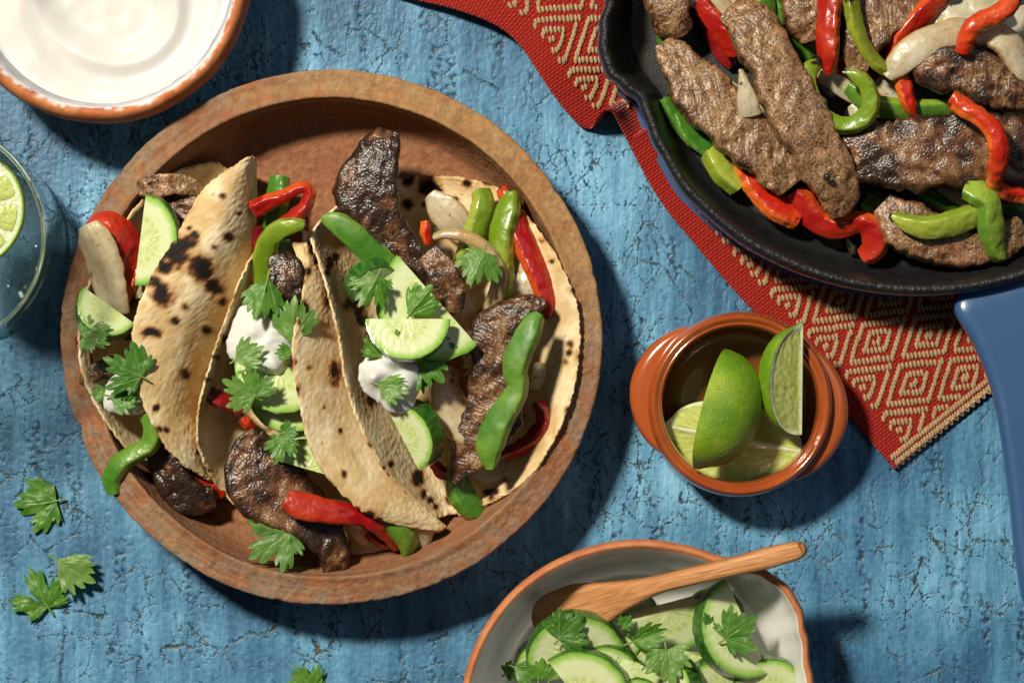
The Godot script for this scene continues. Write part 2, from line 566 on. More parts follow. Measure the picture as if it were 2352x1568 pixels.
# ---------------------------------------------------------------- the table
func make_table() -> void:
	var w := 2016
	var h := 1400
	var S := FastNoiseLite.TYPE_SIMPLEX_SMOOTH
	var C := FastNoiseLite.TYPE_CELLULAR
	var edge := FastNoiseLite.RETURN_DISTANCE2_SUB
	var ci := noise_image(C, 0.068, w, int(h * 0.72), 21, 1, edge, 7.0)
	ci.resize(w, h, Image.INTERPOLATE_BILINEAR)
	var c1 := ci.get_data()
	var c2 := noise_image(C, 0.027, w, h, 33, 1, edge, 14.0).get_data()
	var big := noise_image(S, 0.0042, w, h, 5, 4).get_data()
	var mid := noise_image(S, 0.016, w, h, 15, 3).get_data()
	var st := noise_image(S, 0.05, w, h / 10, 41, 4)
	st.resize(w, h, Image.INTERPOLATE_CUBIC)
	var streak := st.get_data()
	st = noise_image(S, 0.24, w, h / 7, 43, 2)
	st.resize(w, h, Image.INTERPOLATE_CUBIC)
	var hair := st.get_data()
	st = noise_image(S, 0.03, w, h / 5, 47, 3)
	st.resize(w, h, Image.INTERPOLATE_CUBIC)
	var gouge := st.get_data()
	var lump := noise_image(S, 0.11, w, h, 51, 3).get_data()
	var col := PackedByteArray()
	col.resize(w * h * 3)
	var hei := PackedByteArray()
	hei.resize(w * h)
	var n := 0
	for k in w * h:
		var b := big[k] / 255.0
		var m := mid[k] / 255.0
		var s := streak[k] / 255.0
		var f := hair[k] / 255.0
		var l := lump[k] / 255.0
		# fine crackle where the paint is thick, long cracks elsewhere
		var thick := clampf((b - 0.42) * 4.0, 0.0, 1.0)
		var k1 := clampf(1.25 - c1[k] / (5.0 + 5.0 * m), 0.0, 1.0) * clampf((m - 0.36 + thick * 0.16) * 5.0, 0.0, 1.0) * (0.35 + 0.6 * thick)
		var k2 := clampf(1.25 - c2[k] / 4.0, 0.0, 1.0) * clampf((m - 0.38) * 6.0, 0.0, 1.0)
		var crack := maxf(k1, k2)
		var pit := clampf((0.335 - gouge[k] / 255.0) * 8.0, 0.0, 1.0) * clampf((0.52 - l) * 5.0, 0.0, 1.0)
		pit = maxf(pit, clampf((0.19 - l * 0.7 - (1.0 - thick) * 0.08) * 8.0, 0.0, 1.0) * clampf((m - 0.45) * 5.0, 0.0, 1.0))
		var t := clampf(0.44 + 0.5 * (s - 0.5) + 0.24 * (f - 0.5) + 1.0 * (b - 0.5) + 0.2 * (l - 0.5), 0.0, 1.0)
		var r := lerpf(34.0, 118.0, t)
		var g := lerpf(82.0, 178.0, t)
		var q := lerpf(118.0, 214.0, t)
		var worn := clampf((s * 0.6 + f * 0.4 - 0.66) * 4.5, 0.0, 1.0) * clampf((b - 0.5) * 5.0, 0.0, 1.0)
		r = lerpf(r, 152.0, worn * 0.6)
		g = lerpf(g, 180.0, worn * 0.6)
		q = lerpf(q, 200.0, worn * 0.6)
		var d := clampf(crack * 1.1, 0.0, 0.92)
		var och := clampf((m - 0.56) * 9.0, 0.0, 1.0) * clampf((k2 - 0.4) * 3.0, 0.0, 1.0)
		r = lerpf(lerpf(r, 24.0, d), 92.0, och * 0.7)
		g = lerpf(lerpf(g, 44.0, d), 74.0, och * 0.7)
		q = lerpf(lerpf(q, 60.0, d), 44.0, och * 0.7)
		r = lerpf(r, 18.0, pit * 0.72)
		g = lerpf(g, 42.0, pit * 0.72)
		q = lerpf(q, 62.0, pit * 0.72)
		col[n] = int(r)
		col[n + 1] = int(g)
		col[n + 2] = int(q)
		n += 3
		hei[k] = int(clampf(0.55 + 0.16 * (s - 0.5) + 0.12 * (f - 0.5) + 0.26 * (l - 0.5) + 0.2 * (m - 0.5) - 0.6 * crack - 0.34 * pit, 0.0, 1.0) * 255.0)
	var m3 := mat(0.5, {"tex": tex(Image.create_from_data(w, h, false, Image.FORMAT_RGB8, col)), "bump": tex(Image.create_from_data(w, h, false, Image.FORMAT_L8, hei)), "depth": 0.10, "spec": 0.5})
	m3.vertex_color_use_as_albedo = false
	var s3 := BoxMesh.new()
	var o := MeshInstance3D.new()
	o.name = "tabletop"
	var sh := Shape.new()
	var half := Vector2(0.45, 0.3125)
	for y in [0.0, -0.04]:
		for z in [-1.0, 1.0]:
			for x in [-1.0, 1.0]:
				sh.push(Vector3(x * half.x, y, z * half.y), Color.WHITE, Vector2(x * 0.5 + 0.5, z * 0.5 + 0.5))
	sh.ix = PackedInt32Array([0, 1, 2, 1, 3, 2])
	for e in [[0, 1], [1, 3], [3, 2], [2, 0]]:
		var b: int = sh.v.size()
		for p in [e[0], e[1], e[0] + 4, e[1] + 4]:
			sh.push(sh.v[p], Color.WHITE, sh.uv[p])
		sh.ix.append_array(PackedInt32Array([b, b + 2, b + 1, b + 1, b + 2, b + 3]))
	o.mesh = sh.mesh(Vector3.ZERO)
	o.material_override = m3
	o.set_meta("kind", "structure")
	o.set_meta("label", "blue painted wooden tabletop with crackled flaking paint")
	add_child(o)

# ---------------------------------------------------------------- vessels
func plain_shape(_f: float, q: Vector2) -> Vector2:
	return q

func wobble(f: float, sd: float, k: float) -> float:
	return nz.get_noise_3d(cos(f) * k, sin(f) * k, sd)

func make_plate() -> void:
	var prof := [[0, 0], [420, 0], [500, 2], [566, 11], [600, 24], [611, 29.5], [604, 31.0], [605, 32.2], [618, 33.6], [622, 36], [619, 38.0], [600, 38.3], [576, 39.0], [563, 40.0], [556, 39], [551, 34], [538, 24], [516, 14], [490, 9], [440, 8.2], [250, 8], [0, 8]]
	var shape := func(f: float, q: Vector2) -> Vector2:
		var k := smoothstep(430.0, 600.0, q.x)
		var r := q.x * (1.0 - 0.012 * sin(f) * sin(f)) + k * (5.0 * wobble(f, 2.0, 1.1) + 1.8 * wobble(f, 5.0, 5.0) + 1.3 * wobble(f, 9.0 + q.y * 0.02, 17.0))
		# chips along the outer edge
		if q.x > 600.0:
			r -= 9.0 * clampf(wobble(f, 30.0, 12.0) - 0.3, 0.0, 1.0)
		# the notch in the rim on the left
		r -= 9.0 * k * exp(-pow((f - 2.80) / 0.03, 2.0))
		return Vector2(r, q.y + k * (1.2 * wobble(f, 12.0, 2.0) + 0.7 * wobble(f, 20.0, 14.0)))
	var col := func(f: float, r: float, h: float, p: Vector3) -> Color:
		var a := noise(p, 28.0)
		var b := noise(p + Vector3(2, 0, 0), 90.0)
		var c := noise(p + Vector3(0, 0, 4), 260.0)
		var red := Color(0.255, 0.110, 0.062)
		var tan := Color(0.36, 0.215, 0.10)
		var grey := Color(0.235, 0.19, 0.145)
		var rust := Color(0.36, 0.115, 0.045)
		var k := red.lerp(tan, clampf(0.36 + 0.5 * a + 0.25 * b + 0.9 * nz.get_noise_3d(r * 0.16, cos(f) * 1.6, sin(f) * 1.6), 0.0, 1.0) * (0.6 if r < 545.0 else 1.0))
		if r > 548.0:
			var band := clampf((r - 575.0) / 25.0, 0.0, 1.0)
			k = k.lerp(grey, clampf(0.34 + 1.0 * b + 0.9 * c + 0.5 * a + 0.6 * nz.get_noise_3d(r * 0.3, cos(f) * 3.0, sin(f) * 3.0), 0.0, 0.85) * lerpf(0.55, 1.0, band))
			k = k.lerp(rust, clampf(1.9 * (noise(p + Vector3(7, 0, 0), 60.0) - 0.16), 0.0, 0.4))
			k = k.lerp(Color(0.47, 0.27, 0.10), clampf(1.6 * sin(f + 2.45) - 0.7, 0.0, 0.75) * (0.6 + 0.4 * b))
		else:
			# turning marks on the inside
			var ring := nz.get_noise_2d(r * 0.05, cos(f) * 2.0)
			k = k.lerp(Color(0.32, 0.135, 0.07), clampf(0.3 + ring * 1.1, 0.0, 0.8))
			k = k.lerp(Color(0.19, 0.07, 0.035), clampf(1.8 * (nz.get_noise_2d(r * 0.2, sin(f) * 5.0) - 0.2), 0.0, 0.6))
		return k
	var s := lathe(761, 775, 37, prof, 420, 4, shape, col)
	single("plate", s, M.clay, "large round rustic terracotta plate holding three tacos", "plate")

func make_yogurt_bowl() -> void:
	var b := P(228, -66, 0)
	var t := thing("bowl", "round terracotta bowl with whitewashed inside, full of white yogurt", "bowl", P(228, -66, 52) * Vector3(1, 0, 1))
	b = t.position
	var round_ := func(f: float, q: Vector2) -> Vector2:
		return Vector2(q.x * (1.0 + 0.008 * wobble(f, 4.0, 1.5) + 0.003 * wobble(f, 6.0, 6.0)), q.y)
	var clay := func(_f: float, r: float, h: float, p: Vector3) -> Color:
		var a := noise(p, 60.0)
		var c := noise(p, 240.0)
		var k := Color(0.40, 0.115, 0.035).lerp(Color(0.50, 0.19, 0.07), clampf(0.5 + a + 0.6 * c, 0.0, 1.0))
		k = k.lerp(Color(0.22, 0.07, 0.03), clampf(1.5 * (noise(p + Vector3(1, 2, 3), 130.0) - 0.22), 0.0, 0.6))
		if h > 44.0:
			var w := clampf((322.0 - r) / 7.0 + 1.6 * c + 0.8 * a, 0.0, 1.0)
			k = k.lerp(Color(0.66, 0.65, 0.68), w)
		return k
	part("clay_body", lathe(228, -66, 52, [[0, 0], [200, 0], [240, 3], [300, 18], [336, 34], [346, 44], [344, 50], [336, 53.5], [326, 54.5], [317, 53.5], [311, 51]], 240, 4, round_, clay), M.clay_smooth, t, b)
	var wash := func(_f: float, r: float, _h: float, p: Vector3) -> Color:
		return Color(0.38, 0.38, 0.44).lerp(Color(0.52, 0.51, 0.55), clampf(0.5 + noise(p, 80.0) + noise(p, 300.0) * 0.5, 0.0, 1.0))
	part("white_lining", lathe(228, -66, 52, [[311, 51], [303, 47], [293, 38], [275, 26], [230, 12], [120, 7], [0, 6]], 200, 4, round_, wash), M.whitewash, t, b)
	# yogurt with the hollow a spoon left
	var s := Shape.new()
	var o := P(228, -66, 52)
	for i in 90:
		var t2 := i / 89.0
		for j in 160:
			var f := TAU * j / 160.0
			var r := 298.0 * t2 * (1.0 + 0.012 * wobble(f, 44.0, 2.2) * smoothstep(0.6, 1.0, t2))
			var x := r * cos(f)
			var y := r * sin(f)
			var d := Vector2(x - 5.0, y - 60.0).length()
			var an := atan2(y - 60.0, x - 5.0)
			var h := 39.0
			var edge := 150.0 + 16.0 * sin(an * 2.0 + 0.6)
			h -= 7.0 * (1.0 - smoothstep(edge - 60.0, edge + 6.0, d))
			h += 2.8 * exp(-pow((d - edge - 8.0) / 17.0, 2.0)) * (0.6 + 0.4 * sin(an + 2.2))
			h += 1.5 * sin(d * 0.055 + an * 1.0) * smoothstep(60.0, 200.0, d)
			h += 2.6 * exp(-pow((Vector2(x + 30.0, y - 215.0).length() - 40.0) / 15.0, 2.0)) * smoothstep(-0.5, 0.8, sin(an * 2.0 + 1.0))
			h += 1.1 * noise(Vector3(x, y, 0) * U, 26.0)
			h += 1.6 * smoothstep(0.95, 1.0, t2)
			var k := U * (EYE - h * 0.001) / EYE
			s.push(Vector3(o.x + x * k, h * 0.001, o.z + y * k), Color(0.60, 0.605, 0.60))
	s.quads(0, 90, 160, true)
	single("yogurt", s, M.cream, "thick white yogurt with a spoon hollow, in the terracotta bowl", "yogurt", "", true)

func make_salad_bowl() -> void:
	var rim := [[-180, 0], [-80, 0], [-66, 4], [-55, 20], [-48, 40], [-41, 49], [-34, 43], [-27, 24], [-17, 4], [-8, 0], [180, 0]]
	var shape := func(f: float, q: Vector2) -> Vector2:
		var d := rad_to_deg(wrapf(f, -PI, PI))
		var bump := table(rim, d)
		var k := smoothstep(19.0, 47.0, q.y) * smoothstep(200.0, 330.0, q.x)
		return Vector2(q.x * (1.0 + 0.005 * wobble(f, 3.0, 1.4)) + bump * k, q.y - bump * 0.05 * k)
	var clay := func(_f: float, _r: float, _h: float, p: Vector3) -> Color:
		return Color(0.40, 0.135, 0.055).lerp(Color(0.49, 0.20, 0.09), clampf(0.5 + noise(p, 70.0) + 0.7 * noise(p, 300.0), 0.0, 1.0))
	var white := func(_f: float, r: float, h: float, p: Vector3) -> Color:
		return Color(0.66, 0.67, 0.66).lerp(Color(0.72, 0.72, 0.71), clampf(0.5 + noise(p, 40.0), 0.0, 1.0))
	var b := P(1466, 1650, 50) * Vector3(1, 0, 1)
	var t := thing("bowl", "white glazed bowl with terracotta rim and pouring spout, holding cucumber salad", "bowl", b)
	part("clay_body", lathe(1466, 1650, 50, [[0, 0], [240, 0], [270, 3], [345, 18], [392, 37], [409, 47], [411, 50], [407, 52.4], [400, 53.2], [394, 52.4]], 300, 4, shape, clay), M.clay_smooth, t, b)
	part("white_glaze", lathe(1466, 1650, 50, [[394, 52.4], [389, 50], [378, 41], [360, 28], [325, 15.5], [270, 8.5], [150, 6.5], [0, 6]], 260, 4, shape, white), M.glaze_white, t, b)

func make_lime_bowl() -> void:
	var b := P(1701, 929, 33) * Vector3(1, 0, 1)
	var t := thing("bowl", "small glazed terracotta bowl with two lug handles, holding lime wedges", "bowl", b)
	var brown := func(_f: float, r: float, h: float, p: Vector3) -> Color:
		var k := Color(0.34, 0.075, 0.018).lerp(Color(0.27, 0.055, 0.014), clampf(0.5 + 1.2 * noise(p, 50.0), 0.0, 1.0))
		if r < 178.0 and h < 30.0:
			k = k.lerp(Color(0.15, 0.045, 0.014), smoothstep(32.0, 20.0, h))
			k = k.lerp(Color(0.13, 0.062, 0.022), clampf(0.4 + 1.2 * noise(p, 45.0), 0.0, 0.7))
		return k
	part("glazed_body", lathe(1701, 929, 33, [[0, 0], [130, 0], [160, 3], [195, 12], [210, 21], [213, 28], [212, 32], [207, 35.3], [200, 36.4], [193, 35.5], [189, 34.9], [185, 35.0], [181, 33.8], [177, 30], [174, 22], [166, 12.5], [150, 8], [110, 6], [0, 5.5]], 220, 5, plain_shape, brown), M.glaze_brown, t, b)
	# lug handles: a rounded shelf standing out from the wall
	for l in [[193.0, 48.0, 47.0], [10.0, 40.0, 48.0]]:
		var s := Shape.new()
		var n := 60
		var o := P(1701, 929, 27)
		for i in 14:
			var a := i / 13.0
			for j in n:
				var u := j / float(n - 1)
				var f: float = deg_to_rad(l[0] + lerpf(-l[2], l[2], u))
				var k := absf(u * 2.0 - 1.0)
				var outw: float = l[1] * pow(maxf(1.0 - pow(k, 1.7), 0.0), 0.9)
				var ph := PI * a
				var r: float = 205.0 + (outw + 5.0) * pow(sin(ph), 0.55)
				var h := 26.5 + 4.6 * cos(ph)
				var kk := U * (EYE - h * 0.001) / EYE
				s.push(Vector3(o.x + r * kk * cos(f), h * 0.001, o.z + r * kk * sin(f)), Color(0.36, 0.08, 0.02))
		s.quads(0, 14, n)
		part("lug_handle", s, M.glaze_brown, t, b)

func make_skillet() -> void:
	var notch := [[-60, 0], [-20, -22], [-4, -36], [3, -45], [7.5, -42], [12, -17], [16, -3], [20, -3], [23.2, -24], [26.5, -46], [30, -38], [35.4, -25], [45.5, -7], [60, 0], [180, 0]]
	var shape := func(f: float, q: Vector2) -> Vector2:
		var d := rad_to_deg(PI - f) if f <= PI else rad_to_deg(PI - f)
		var off := table(notch, d)
		var k := smoothstep(610.0, 742.0, q.x)
		return Vector2(q.x + off * k, q.y)
	var black := func(_f: float, r: float, _h: float, p: Vector3) -> Color:
		var k := 0.012 + 0.004 * noise(p, 120.0)
		return Color(k, k, k * 1.08)
	var b := P(2117, -96, 40) * Vector3(1, 0, 1)
	var t := thing("skillet", "black cast iron skillet with blue enamel outside, full of fajita beef and peppers", "skillet", b)
	part("cooking_surface", lathe(2117, -96, 40, [[0, 8], [400, 8], [640, 8.2], [676, 10], [702, 15], [728, 27], [743, 36], [750, 39.5]], 420, 4, shape, black), M.iron, t, b)
	part("rim", lathe(2117, -96, 40, [[750, 39.5], [752, 40.8], [757, 41.7], [763, 41.9], [768, 41.2], [771.5, 39.4], [772, 37.8]], 420, 4, shape, black), M.iron_rim, t, b)
	var blue := func(_f: float, _r: float, h: float, p: Vector3) -> Color:
		return Color(0.030, 0.080, 0.205).lerp(Color(0.012, 0.03, 0.10), smoothstep(30.0, 37.0, h) * 0.2)
	part("enamel_shell", lathe(2117, -96, 40, [[772, 37.8], [773, 36.5], [772, 33], [764, 22], [748, 10], [732, 5.4], [700, 4.6], [0, 4.6]], 420, 4, shape, blue), M.enamel, t, b)
	var hb := func(_t: float, cx: float, cy: float, p: Vector3) -> Color:
		return Color(0.033, 0.088, 0.215)
	var hs := strip([[2266, 630, 26, 110, 6], [2284, 680, 27, 100, 7], [2314, 770, 28, 80, 7.5], [2340, 880, 29, 64, 7.5], [2357, 980, 30, 60, 7.5], [2383, 1120, 31, 67, 7.5], [2406, 1250, 32, 76, 7.5], [2424, 1360, 33, 76, 7.5], [2436, 1412, 33, 66, 7]], {"n": 90, "m": 56, "e": 0.55, "bend": -0.16, "cap": 0.75, "amp": 0.05}, hb)
	part("handle", hs, M.enamel, t, b)

func make_glass() -> void:
	var one := func(_f: float, _r: float, _h: float, _p: Vector3) -> Color: return Color.WHITE
	var b := P(-65, 560, 0)
	var t := thing("drinking_glass", "clear drinking glass of sparkling water with a lime slice inside", "glass", b)
	var shape := func(f: float, q: Vector2) -> Vector2: return Vector2(q.x, q.y)
	# radii here are real ones divided by U, so each is raised by the perspective factor
	var prof := []
	for q in [[0, 0], [200, 0], [214, 1.2], [219, 4], [222, 14], [229, 45], [238, 82], [243.5, 104], [243, 106.4], [240, 107.4], [237, 106.4], [235.5, 104], [229, 82], [218, 45], [208, 18], [200, 12], [180, 10.2], [0, 10]]:
		prof.append([q[0] * EYE / (EYE - q[1] * 0.001), q[1]])
	part("glass_wall", lathe(-65, 560, 0, prof, 160, 4, shape, one), M.glass, t, b)
	for ring in [["rim", 240.0, 105.5, 4.6, 2.2], ["foot", 208.0, 3.4, 10.0, 2.8]]:
		var rs := Shape.new()
		for i in 13:
			var ph := TAU * i / 12.0
			for j in 120:
				var f := TAU * j / 120.0
				var r: float = (ring[1] + ring[3] * cos(ph)) * U
				rs.push(b + Vector3(r * cos(f), (ring[2] + ring[4] * sin(ph)) * 0.001, r * sin(f)), Color.WHITE)
		rs.quads(0, 13, 120, true)
		part(ring[0], rs, M.glass_solid, t, b)
	prof = []
	for q in [[0, 9.8], [180, 10.0], [201, 11.8], [209, 18], [219, 45], [228, 74], [230.4, 81.4], [228.5, 80.6], [225, 80.2], [0, 80]]:
		prof.append([q[0] * EYE / (EYE - q[1] * 0.001), q[1]])
	var wt := thing("water", "clear sparkling water with small bubbles filling the glass", "water", b)
	part("liquid", lathe(-65, 560, 0, prof, 120, 3, shape, one), M.water, wt, b)
	rng.seed = 12
	var bm := SphereMesh.new()
	bm.radius = 1.0
	bm.height = 2.0
	bm.radial_segments = 12
	bm.rings = 6
	for k in 42:
		var a := rng.randf_range(-1.2, 1.3)
		var r := rng.randf_range(110.0, 214.0) * U
		var o := MeshInstance3D.new()
		o.name = "bubble"
		o.mesh = bm
		o.scale = Vector3.ONE * rng.randf_range(0.0004, 0.0011)
		o.position = Vector3(cos(a) * r, rng.randf_range(0.05, 0.0795), sin(a) * r)
		o.material_override = M.bubble
		wt.add_child(o, true)
	# lime slice: rind, pith, wedge-shaped segments
	var c := P(-84, 478, 80)
	var ls := thing("lime_slice", "round lime slice floating in the glass of water", "lime slice", c)
	var rind := Shape.new()
	var R := 0.0272
	for i in 13:
		var ph := TAU * i / 12.0
		for j in 96:
			var f := TAU * j / 96.0
			var r := R - 0.0009 + 0.0009 * cos(ph) + 0.00008 * noise(Vector3(cos(f), sin(f), ph), 9.0)
			var h := 0.0021 * sin(ph)
			rind.push(c + Vector3(r * cos(f), h, r * sin(f)), Color(0.13, 0.30, 0.02).lerp(Color(0.32, 0.46, 0.06), 0.5 - 0.5 * cos(ph)))
	rind.quads(0, 13, 96, true)
	part("rind", rind, M.peel, ls, c)
	var pith := Shape.new()
	for y in [0.0016, -0.0016]:
		for i in 2:
			for j in 60:
				var f := TAU * j / 60.0
				pith.push(c + Vector3(cos(f), 0, sin(f)) * (R - 0.0008) * i + Vector3(0, y, 0), Color(0.58, 0.62, 0.40))
	pith.quads(0, 2, 60, true)
	pith.quads(120, 2, 60, true)
	part("pith", pith, M.citrus, ls, c, true)
	for k in 9:
		var a0 := TAU * (k + 0.3) / 9.0
		var sg := Shape.new()
		for i in 9:
			var u := i / 8.0
			for j in 15:
				var v := j / 14.0
				var rr := lerpf(0.0026, R - 0.0034, u)
				var half := (TAU / 18.0 - 0.0007 / rr) * (1.0 - 0.22 * pow(u, 8.0))
				var f := a0 + half * (v * 2.0 - 1.0)
				var dome := pow(maxf(sin(PI * v), 0.0), 0.4) * pow(maxf(sin(PI * clampf(u, 0.02, 0.98)), 0.0), 0.3)
				var p := c + Vector3(cos(f) * rr, 0.00165 + 0.0008 * dome, sin(f) * rr)
				sg.push(p, Color(0.34, 0.42, 0.09).lerp(Color(0.50, 0.55, 0.20), clampf(0.5 + 1.4 * nz.get_noise_2d(f * 16.0, rr * 150.0), 0.0, 1.0)))
		sg.quads(0, 9, 15)
		part("segment", sg, M.citrus, ls, c, true)

func make_spoon() -> void:
	var col := func(_t: float, cx: float, cy: float, p: Vector3) -> Color:
		return Color(1.0, 0.86, 0.72).lerp(Color(0.72, 0.48, 0.34), clampf(0.5 - cy * 0.6, 0.0, 1.0))
	var s := strip([[1850, 1256, 66, 10, 3], [1836, 1262, 65, 19, 4.5], [1780, 1277, 63, 23, 5.5], [1690, 1299, 59, 21, 6], [1600, 1320, 53, 20, 6], [1520, 1340, 47, 20, 5.6], [1450, 1362, 41, 30, 4.6], [1390, 1382, 34, 46, 3.6], [1330, 1402, 28, 62, 3], [1270, 1422, 23, 58, 2.6], [1225, 1436, 20, 38, 2.4]], {"n": 110, "m": 40, "e": 0.55, "cap": 0.6, "amp": 0.12, "freq": 60.0, "bend": 0.0}, col)
	single("wooden_spoon", s, M.wood, "wooden spoon resting across the rim of the cucumber salad bowl", "spoon")

# ---------------------------------------------------------------- napkin
const EDGE := [[850, -30, 3], [905, -12, 4], [960, 2, 6], [1015, 14, 8], [1070, 30, 10], [1122, 50, 11], [1168, 78, 11], [1204, 118, 11], [1236, 166, 11], [1268, 214, 9], [1302, 258, 6], [1334, 290, 3.5], [1354, 296, 3.5], [1364, 288, 9], [1374, 268, 17], [1390, 254, 22], [1408, 262, 19], [1424, 290, 12], [1444, 330, 6], [1472, 384, 4], [1504, 442, 3], [1545, 500, 3], [1592, 556, 3], [1644, 618, 3], [1700, 682, 3], [1758, 744, 3], [1816, 806, 3], [1872, 868, 3], [1926, 928, 3], [1976, 986, 3], [2020, 1038, 3], [2056, 1078, 3]]
const LEAN := [[0.2, -0.98], [0.25, -0.97], [0.3, -0.95], [0.36, -0.93], [0.45, -0.89], [0.56, -0.83], [0.68, -0.73], [0.76, -0.65], [0.80, -0.6], [0.82, -0.57], [0.83, -0.56], [0.83, -0.55], [0.83, -0.55], [0.83, -0.55], [0.83, -0.55], [0.83, -0.55], [0.83, -0.55], [0.82, -0.56], [0.82, -0.57], [0.82, -0.57], [0.81, -0.58], [0.81, -0.58], [0.80, -0.6], [0.80, -0.6], [0.79, -0.61], [0.79, -0.62], [0.785, -0.62], [0.78, -0.625], [0.78, -0.625], [0.78, -0.625], [0.78, -0.626], [0.78, -0.627]]

func napkin_at(f: float, v: float) -> Vector3:
	var e := Vector3(along(EDGE, f, 0, 0), along(EDGE, f, 1, 0), along(EDGE, f, 2, 0))
	var l := Vector2(along(LEAN, f, 0, 0), along(LEAN, f, 1, 0)).normalized()
	var h := lerpf(e.z, 2.5 if f > 0.3 else 4.0, smoothstep(6.0, 46.0, v) if e.z > 6.5 and f > 0.38 and f < 0.64 else smoothstep(60.0, 240.0, v))
	var p := P(e.x + l.x * v, e.y + l.y * v, h)
	p.y += 0.0004 * noise(p, 60.0) * clampf(v / 60.0, 0.3, 1.0)
	return p

func make_napkin() -> void:
	var n := 420
	var m := 90
	var lens := [0.0]
	for i in range(1, 1001):
		lens.append(lens[-1] + Vector2(along(EDGE, i / 1000.0, 0, 0) - along(EDGE, (i - 1) / 1000.0, 0, 0), along(EDGE, i / 1000.0, 1, 0) - along(EDGE, (i - 1) / 1000.0, 1, 0)).length())
	var total: float = lens[-1]
	var s := Shape.new()
	for side in [1.0, -1.0]:
		for i in n:
			var f := i / float(n - 1)
			for j in m:
				var v := 420.0 * j / (m - 1.0)
				var p := napkin_at(f, v)
				var rim := 0.35 if j == 0 or i == n - 1 else 1.0
				p.y += side * 0.0008 * rim
				s.push(p, Color(0.52, 0.026, 0.012), Vector2(lens[int(f * 1000.0)], v))
	s.quads(0, n, m)
	var b0 := n * m
	for i in n - 1:
		for j in m - 1:
			var a := b0 + i * m + j
			s.ix.append_array(PackedInt32Array([a, a + m, a + 1, a + 1, a + m, a + m + 1]))
	for i in n - 1:
		var a := i * m
		var d := b0 + i * m
		s.ix.append_array(PackedInt32Array([a, a + m, d, a + m, d + m, d]))
	for j in m - 1:
		var a := (n - 1) * m + j
		s.ix.append_array(PackedInt32Array([a, a + 1, a + b0, a + 1, a + 1 + b0, a + b0]))
	var b := P(1600, 560, 0)
	var t := thing("napkin", "red woven napkin with raised beige diamond stitching, under the skillet", "napkin", b)
	part("cloth", s, M.cloth, t, b, true)
	# raised stitches: a short fat thread each, laid along the contours of the diamonds
	var inv := func(len_: float) -> float:
		var lo := 0
		var hi := 1000
		while hi - lo > 1:
			var q := (lo + hi) / 2
			if lens[q] < len_:
				lo = q
			else:
				hi = q
		return lo / 1000.0
	var st := SphereMesh.new()
	st.radius = 1.0
	st.height = 2.0
	st.radial_segments = 10
	st.rings = 6
	var spots: Array[Transform3D] = []
	var tints := PackedColorArray()
	rng.seed = 77
	var L := 128.0
	var pitch := 7.6
	var put := func(sl: float, v: float, long: float, turn: float) -> void:
		if sl < 4.0 or sl > total - 3.0 or v > 400.0:
			return
		var f: float = inv.call(sl)
		var p := napkin_at(f, v)
		# the pan covers the rest
		if Vector2(p.x, p.z).distance_to(Vector2(P(2117, -96, 20).x, P(2117, -96, 20).z)) < 735.0 * U and v > 90.0:
			return
		var df := napkin_at(minf(f + 0.003, 1.0), v) - napkin_at(maxf(f - 0.003, 0.0), v)
		var dv := napkin_at(f, v + 4.0) - napkin_at(f, v - 4.0)
		var x := df.normalized()
		var y := x.cross(dv.normalized()).normalized()
		if y.y < 0.0:
			y = -y
		var z := x.cross(y).normalized()
		var ca := cos(turn)
		var sa := sin(turn)
		var xx := x * ca + z * sa
		var zz := -x * sa + z * ca
		var k := rng.randf_range(0.9, 1.12)
		spots.append(Transform3D(Basis(xx * long * U * k, y * 0.00105, zz * 4.1 * U), p + y * 0.00095 + x * rng.randf_range(-0.6, 0.6) * U))
		var c := rng.randf_range(0.86, 1.1)
		tints.append(Color(0.56 * c, 0.38 * c, 0.185 * c))
	var v := 56.0
	while v < 400.0:
		var b2 := absf(fposmod((v - 66.0) / 196.0, 1.0) - 0.5) * 2.0
		for dd in [0.06, 0.40, 0.80, 1.2, 1.60, 1.94]:
			var a: float = dd - b2
			if a >= -0.04 and a <= 1.04:
				for k in range(-1, int(total / L) + 2):
					for sg in ([1.0] if a < 0.05 or a > 0.95 else [1.0, -1.0]):
						var sl: float = total - 62.0 - (k + 0.5) * L + sg * clampf(a, 0.0, 1.0) * L * 0.5
						if sl < total - 34.0:
							put.call(sl, v, 8.8, 0.42)
		v += pitch
	for row in [10.0, 25.0]:
		v = 14.0
		while v < 330.0:
			put.call(total - row, v, 7.6, 0.5)
			v += pitch
	var mm := MultiMesh.new()
	mm.transform_format = MultiMesh.TRANSFORM_3D
	mm.use_colors = true
	mm.mesh = st
	mm.instance_count = spots.size()
	for k in spots.size():
		mm.set_instance_transform(k, Transform3D(spots[k].basis, spots[k].origin - b))
		mm.set_instance_color(k, tints[k])
	var mi := MultiMeshInstance3D.new()
	mi.name = "stitches"
	mi.multimesh = mm
	mi.material_override = M.yarn
	mi.set_meta("kind", "stuff")
	t.add_child(mi)
	# whipped thread along the cut end
	var zig := Shape.new()
	v = 8.0
	var k2 := 0
	var pts := []
	while v < 320.0:
		var e: Array = EDGE[-1]
		var l: Array = LEAN[-1]
		var out := 1.5 if k2 % 2 == 0 else -8.0
		pts.append([e[0] + l[0] * v + 0.66 * out, e[1] + l[1] * v + 0.75 * out, 4.2 if k2 % 2 else 2.2, 2.6])
		v += 8.0
		k2 += 1
	var yc := func(_t: float, _a: float, _b: float, _p: Vector3) -> Color: return Color(0.60, 0.43, 0.235)
	zig = strip(pts, {"n": 320, "m": 8, "t": 0.6, "e": 1.0, "amp": 0.0}, yc)
	part("edge_thread", zig, M.yarn, t, b)

# ---------------------------------------------------------------- food
var serial := 0

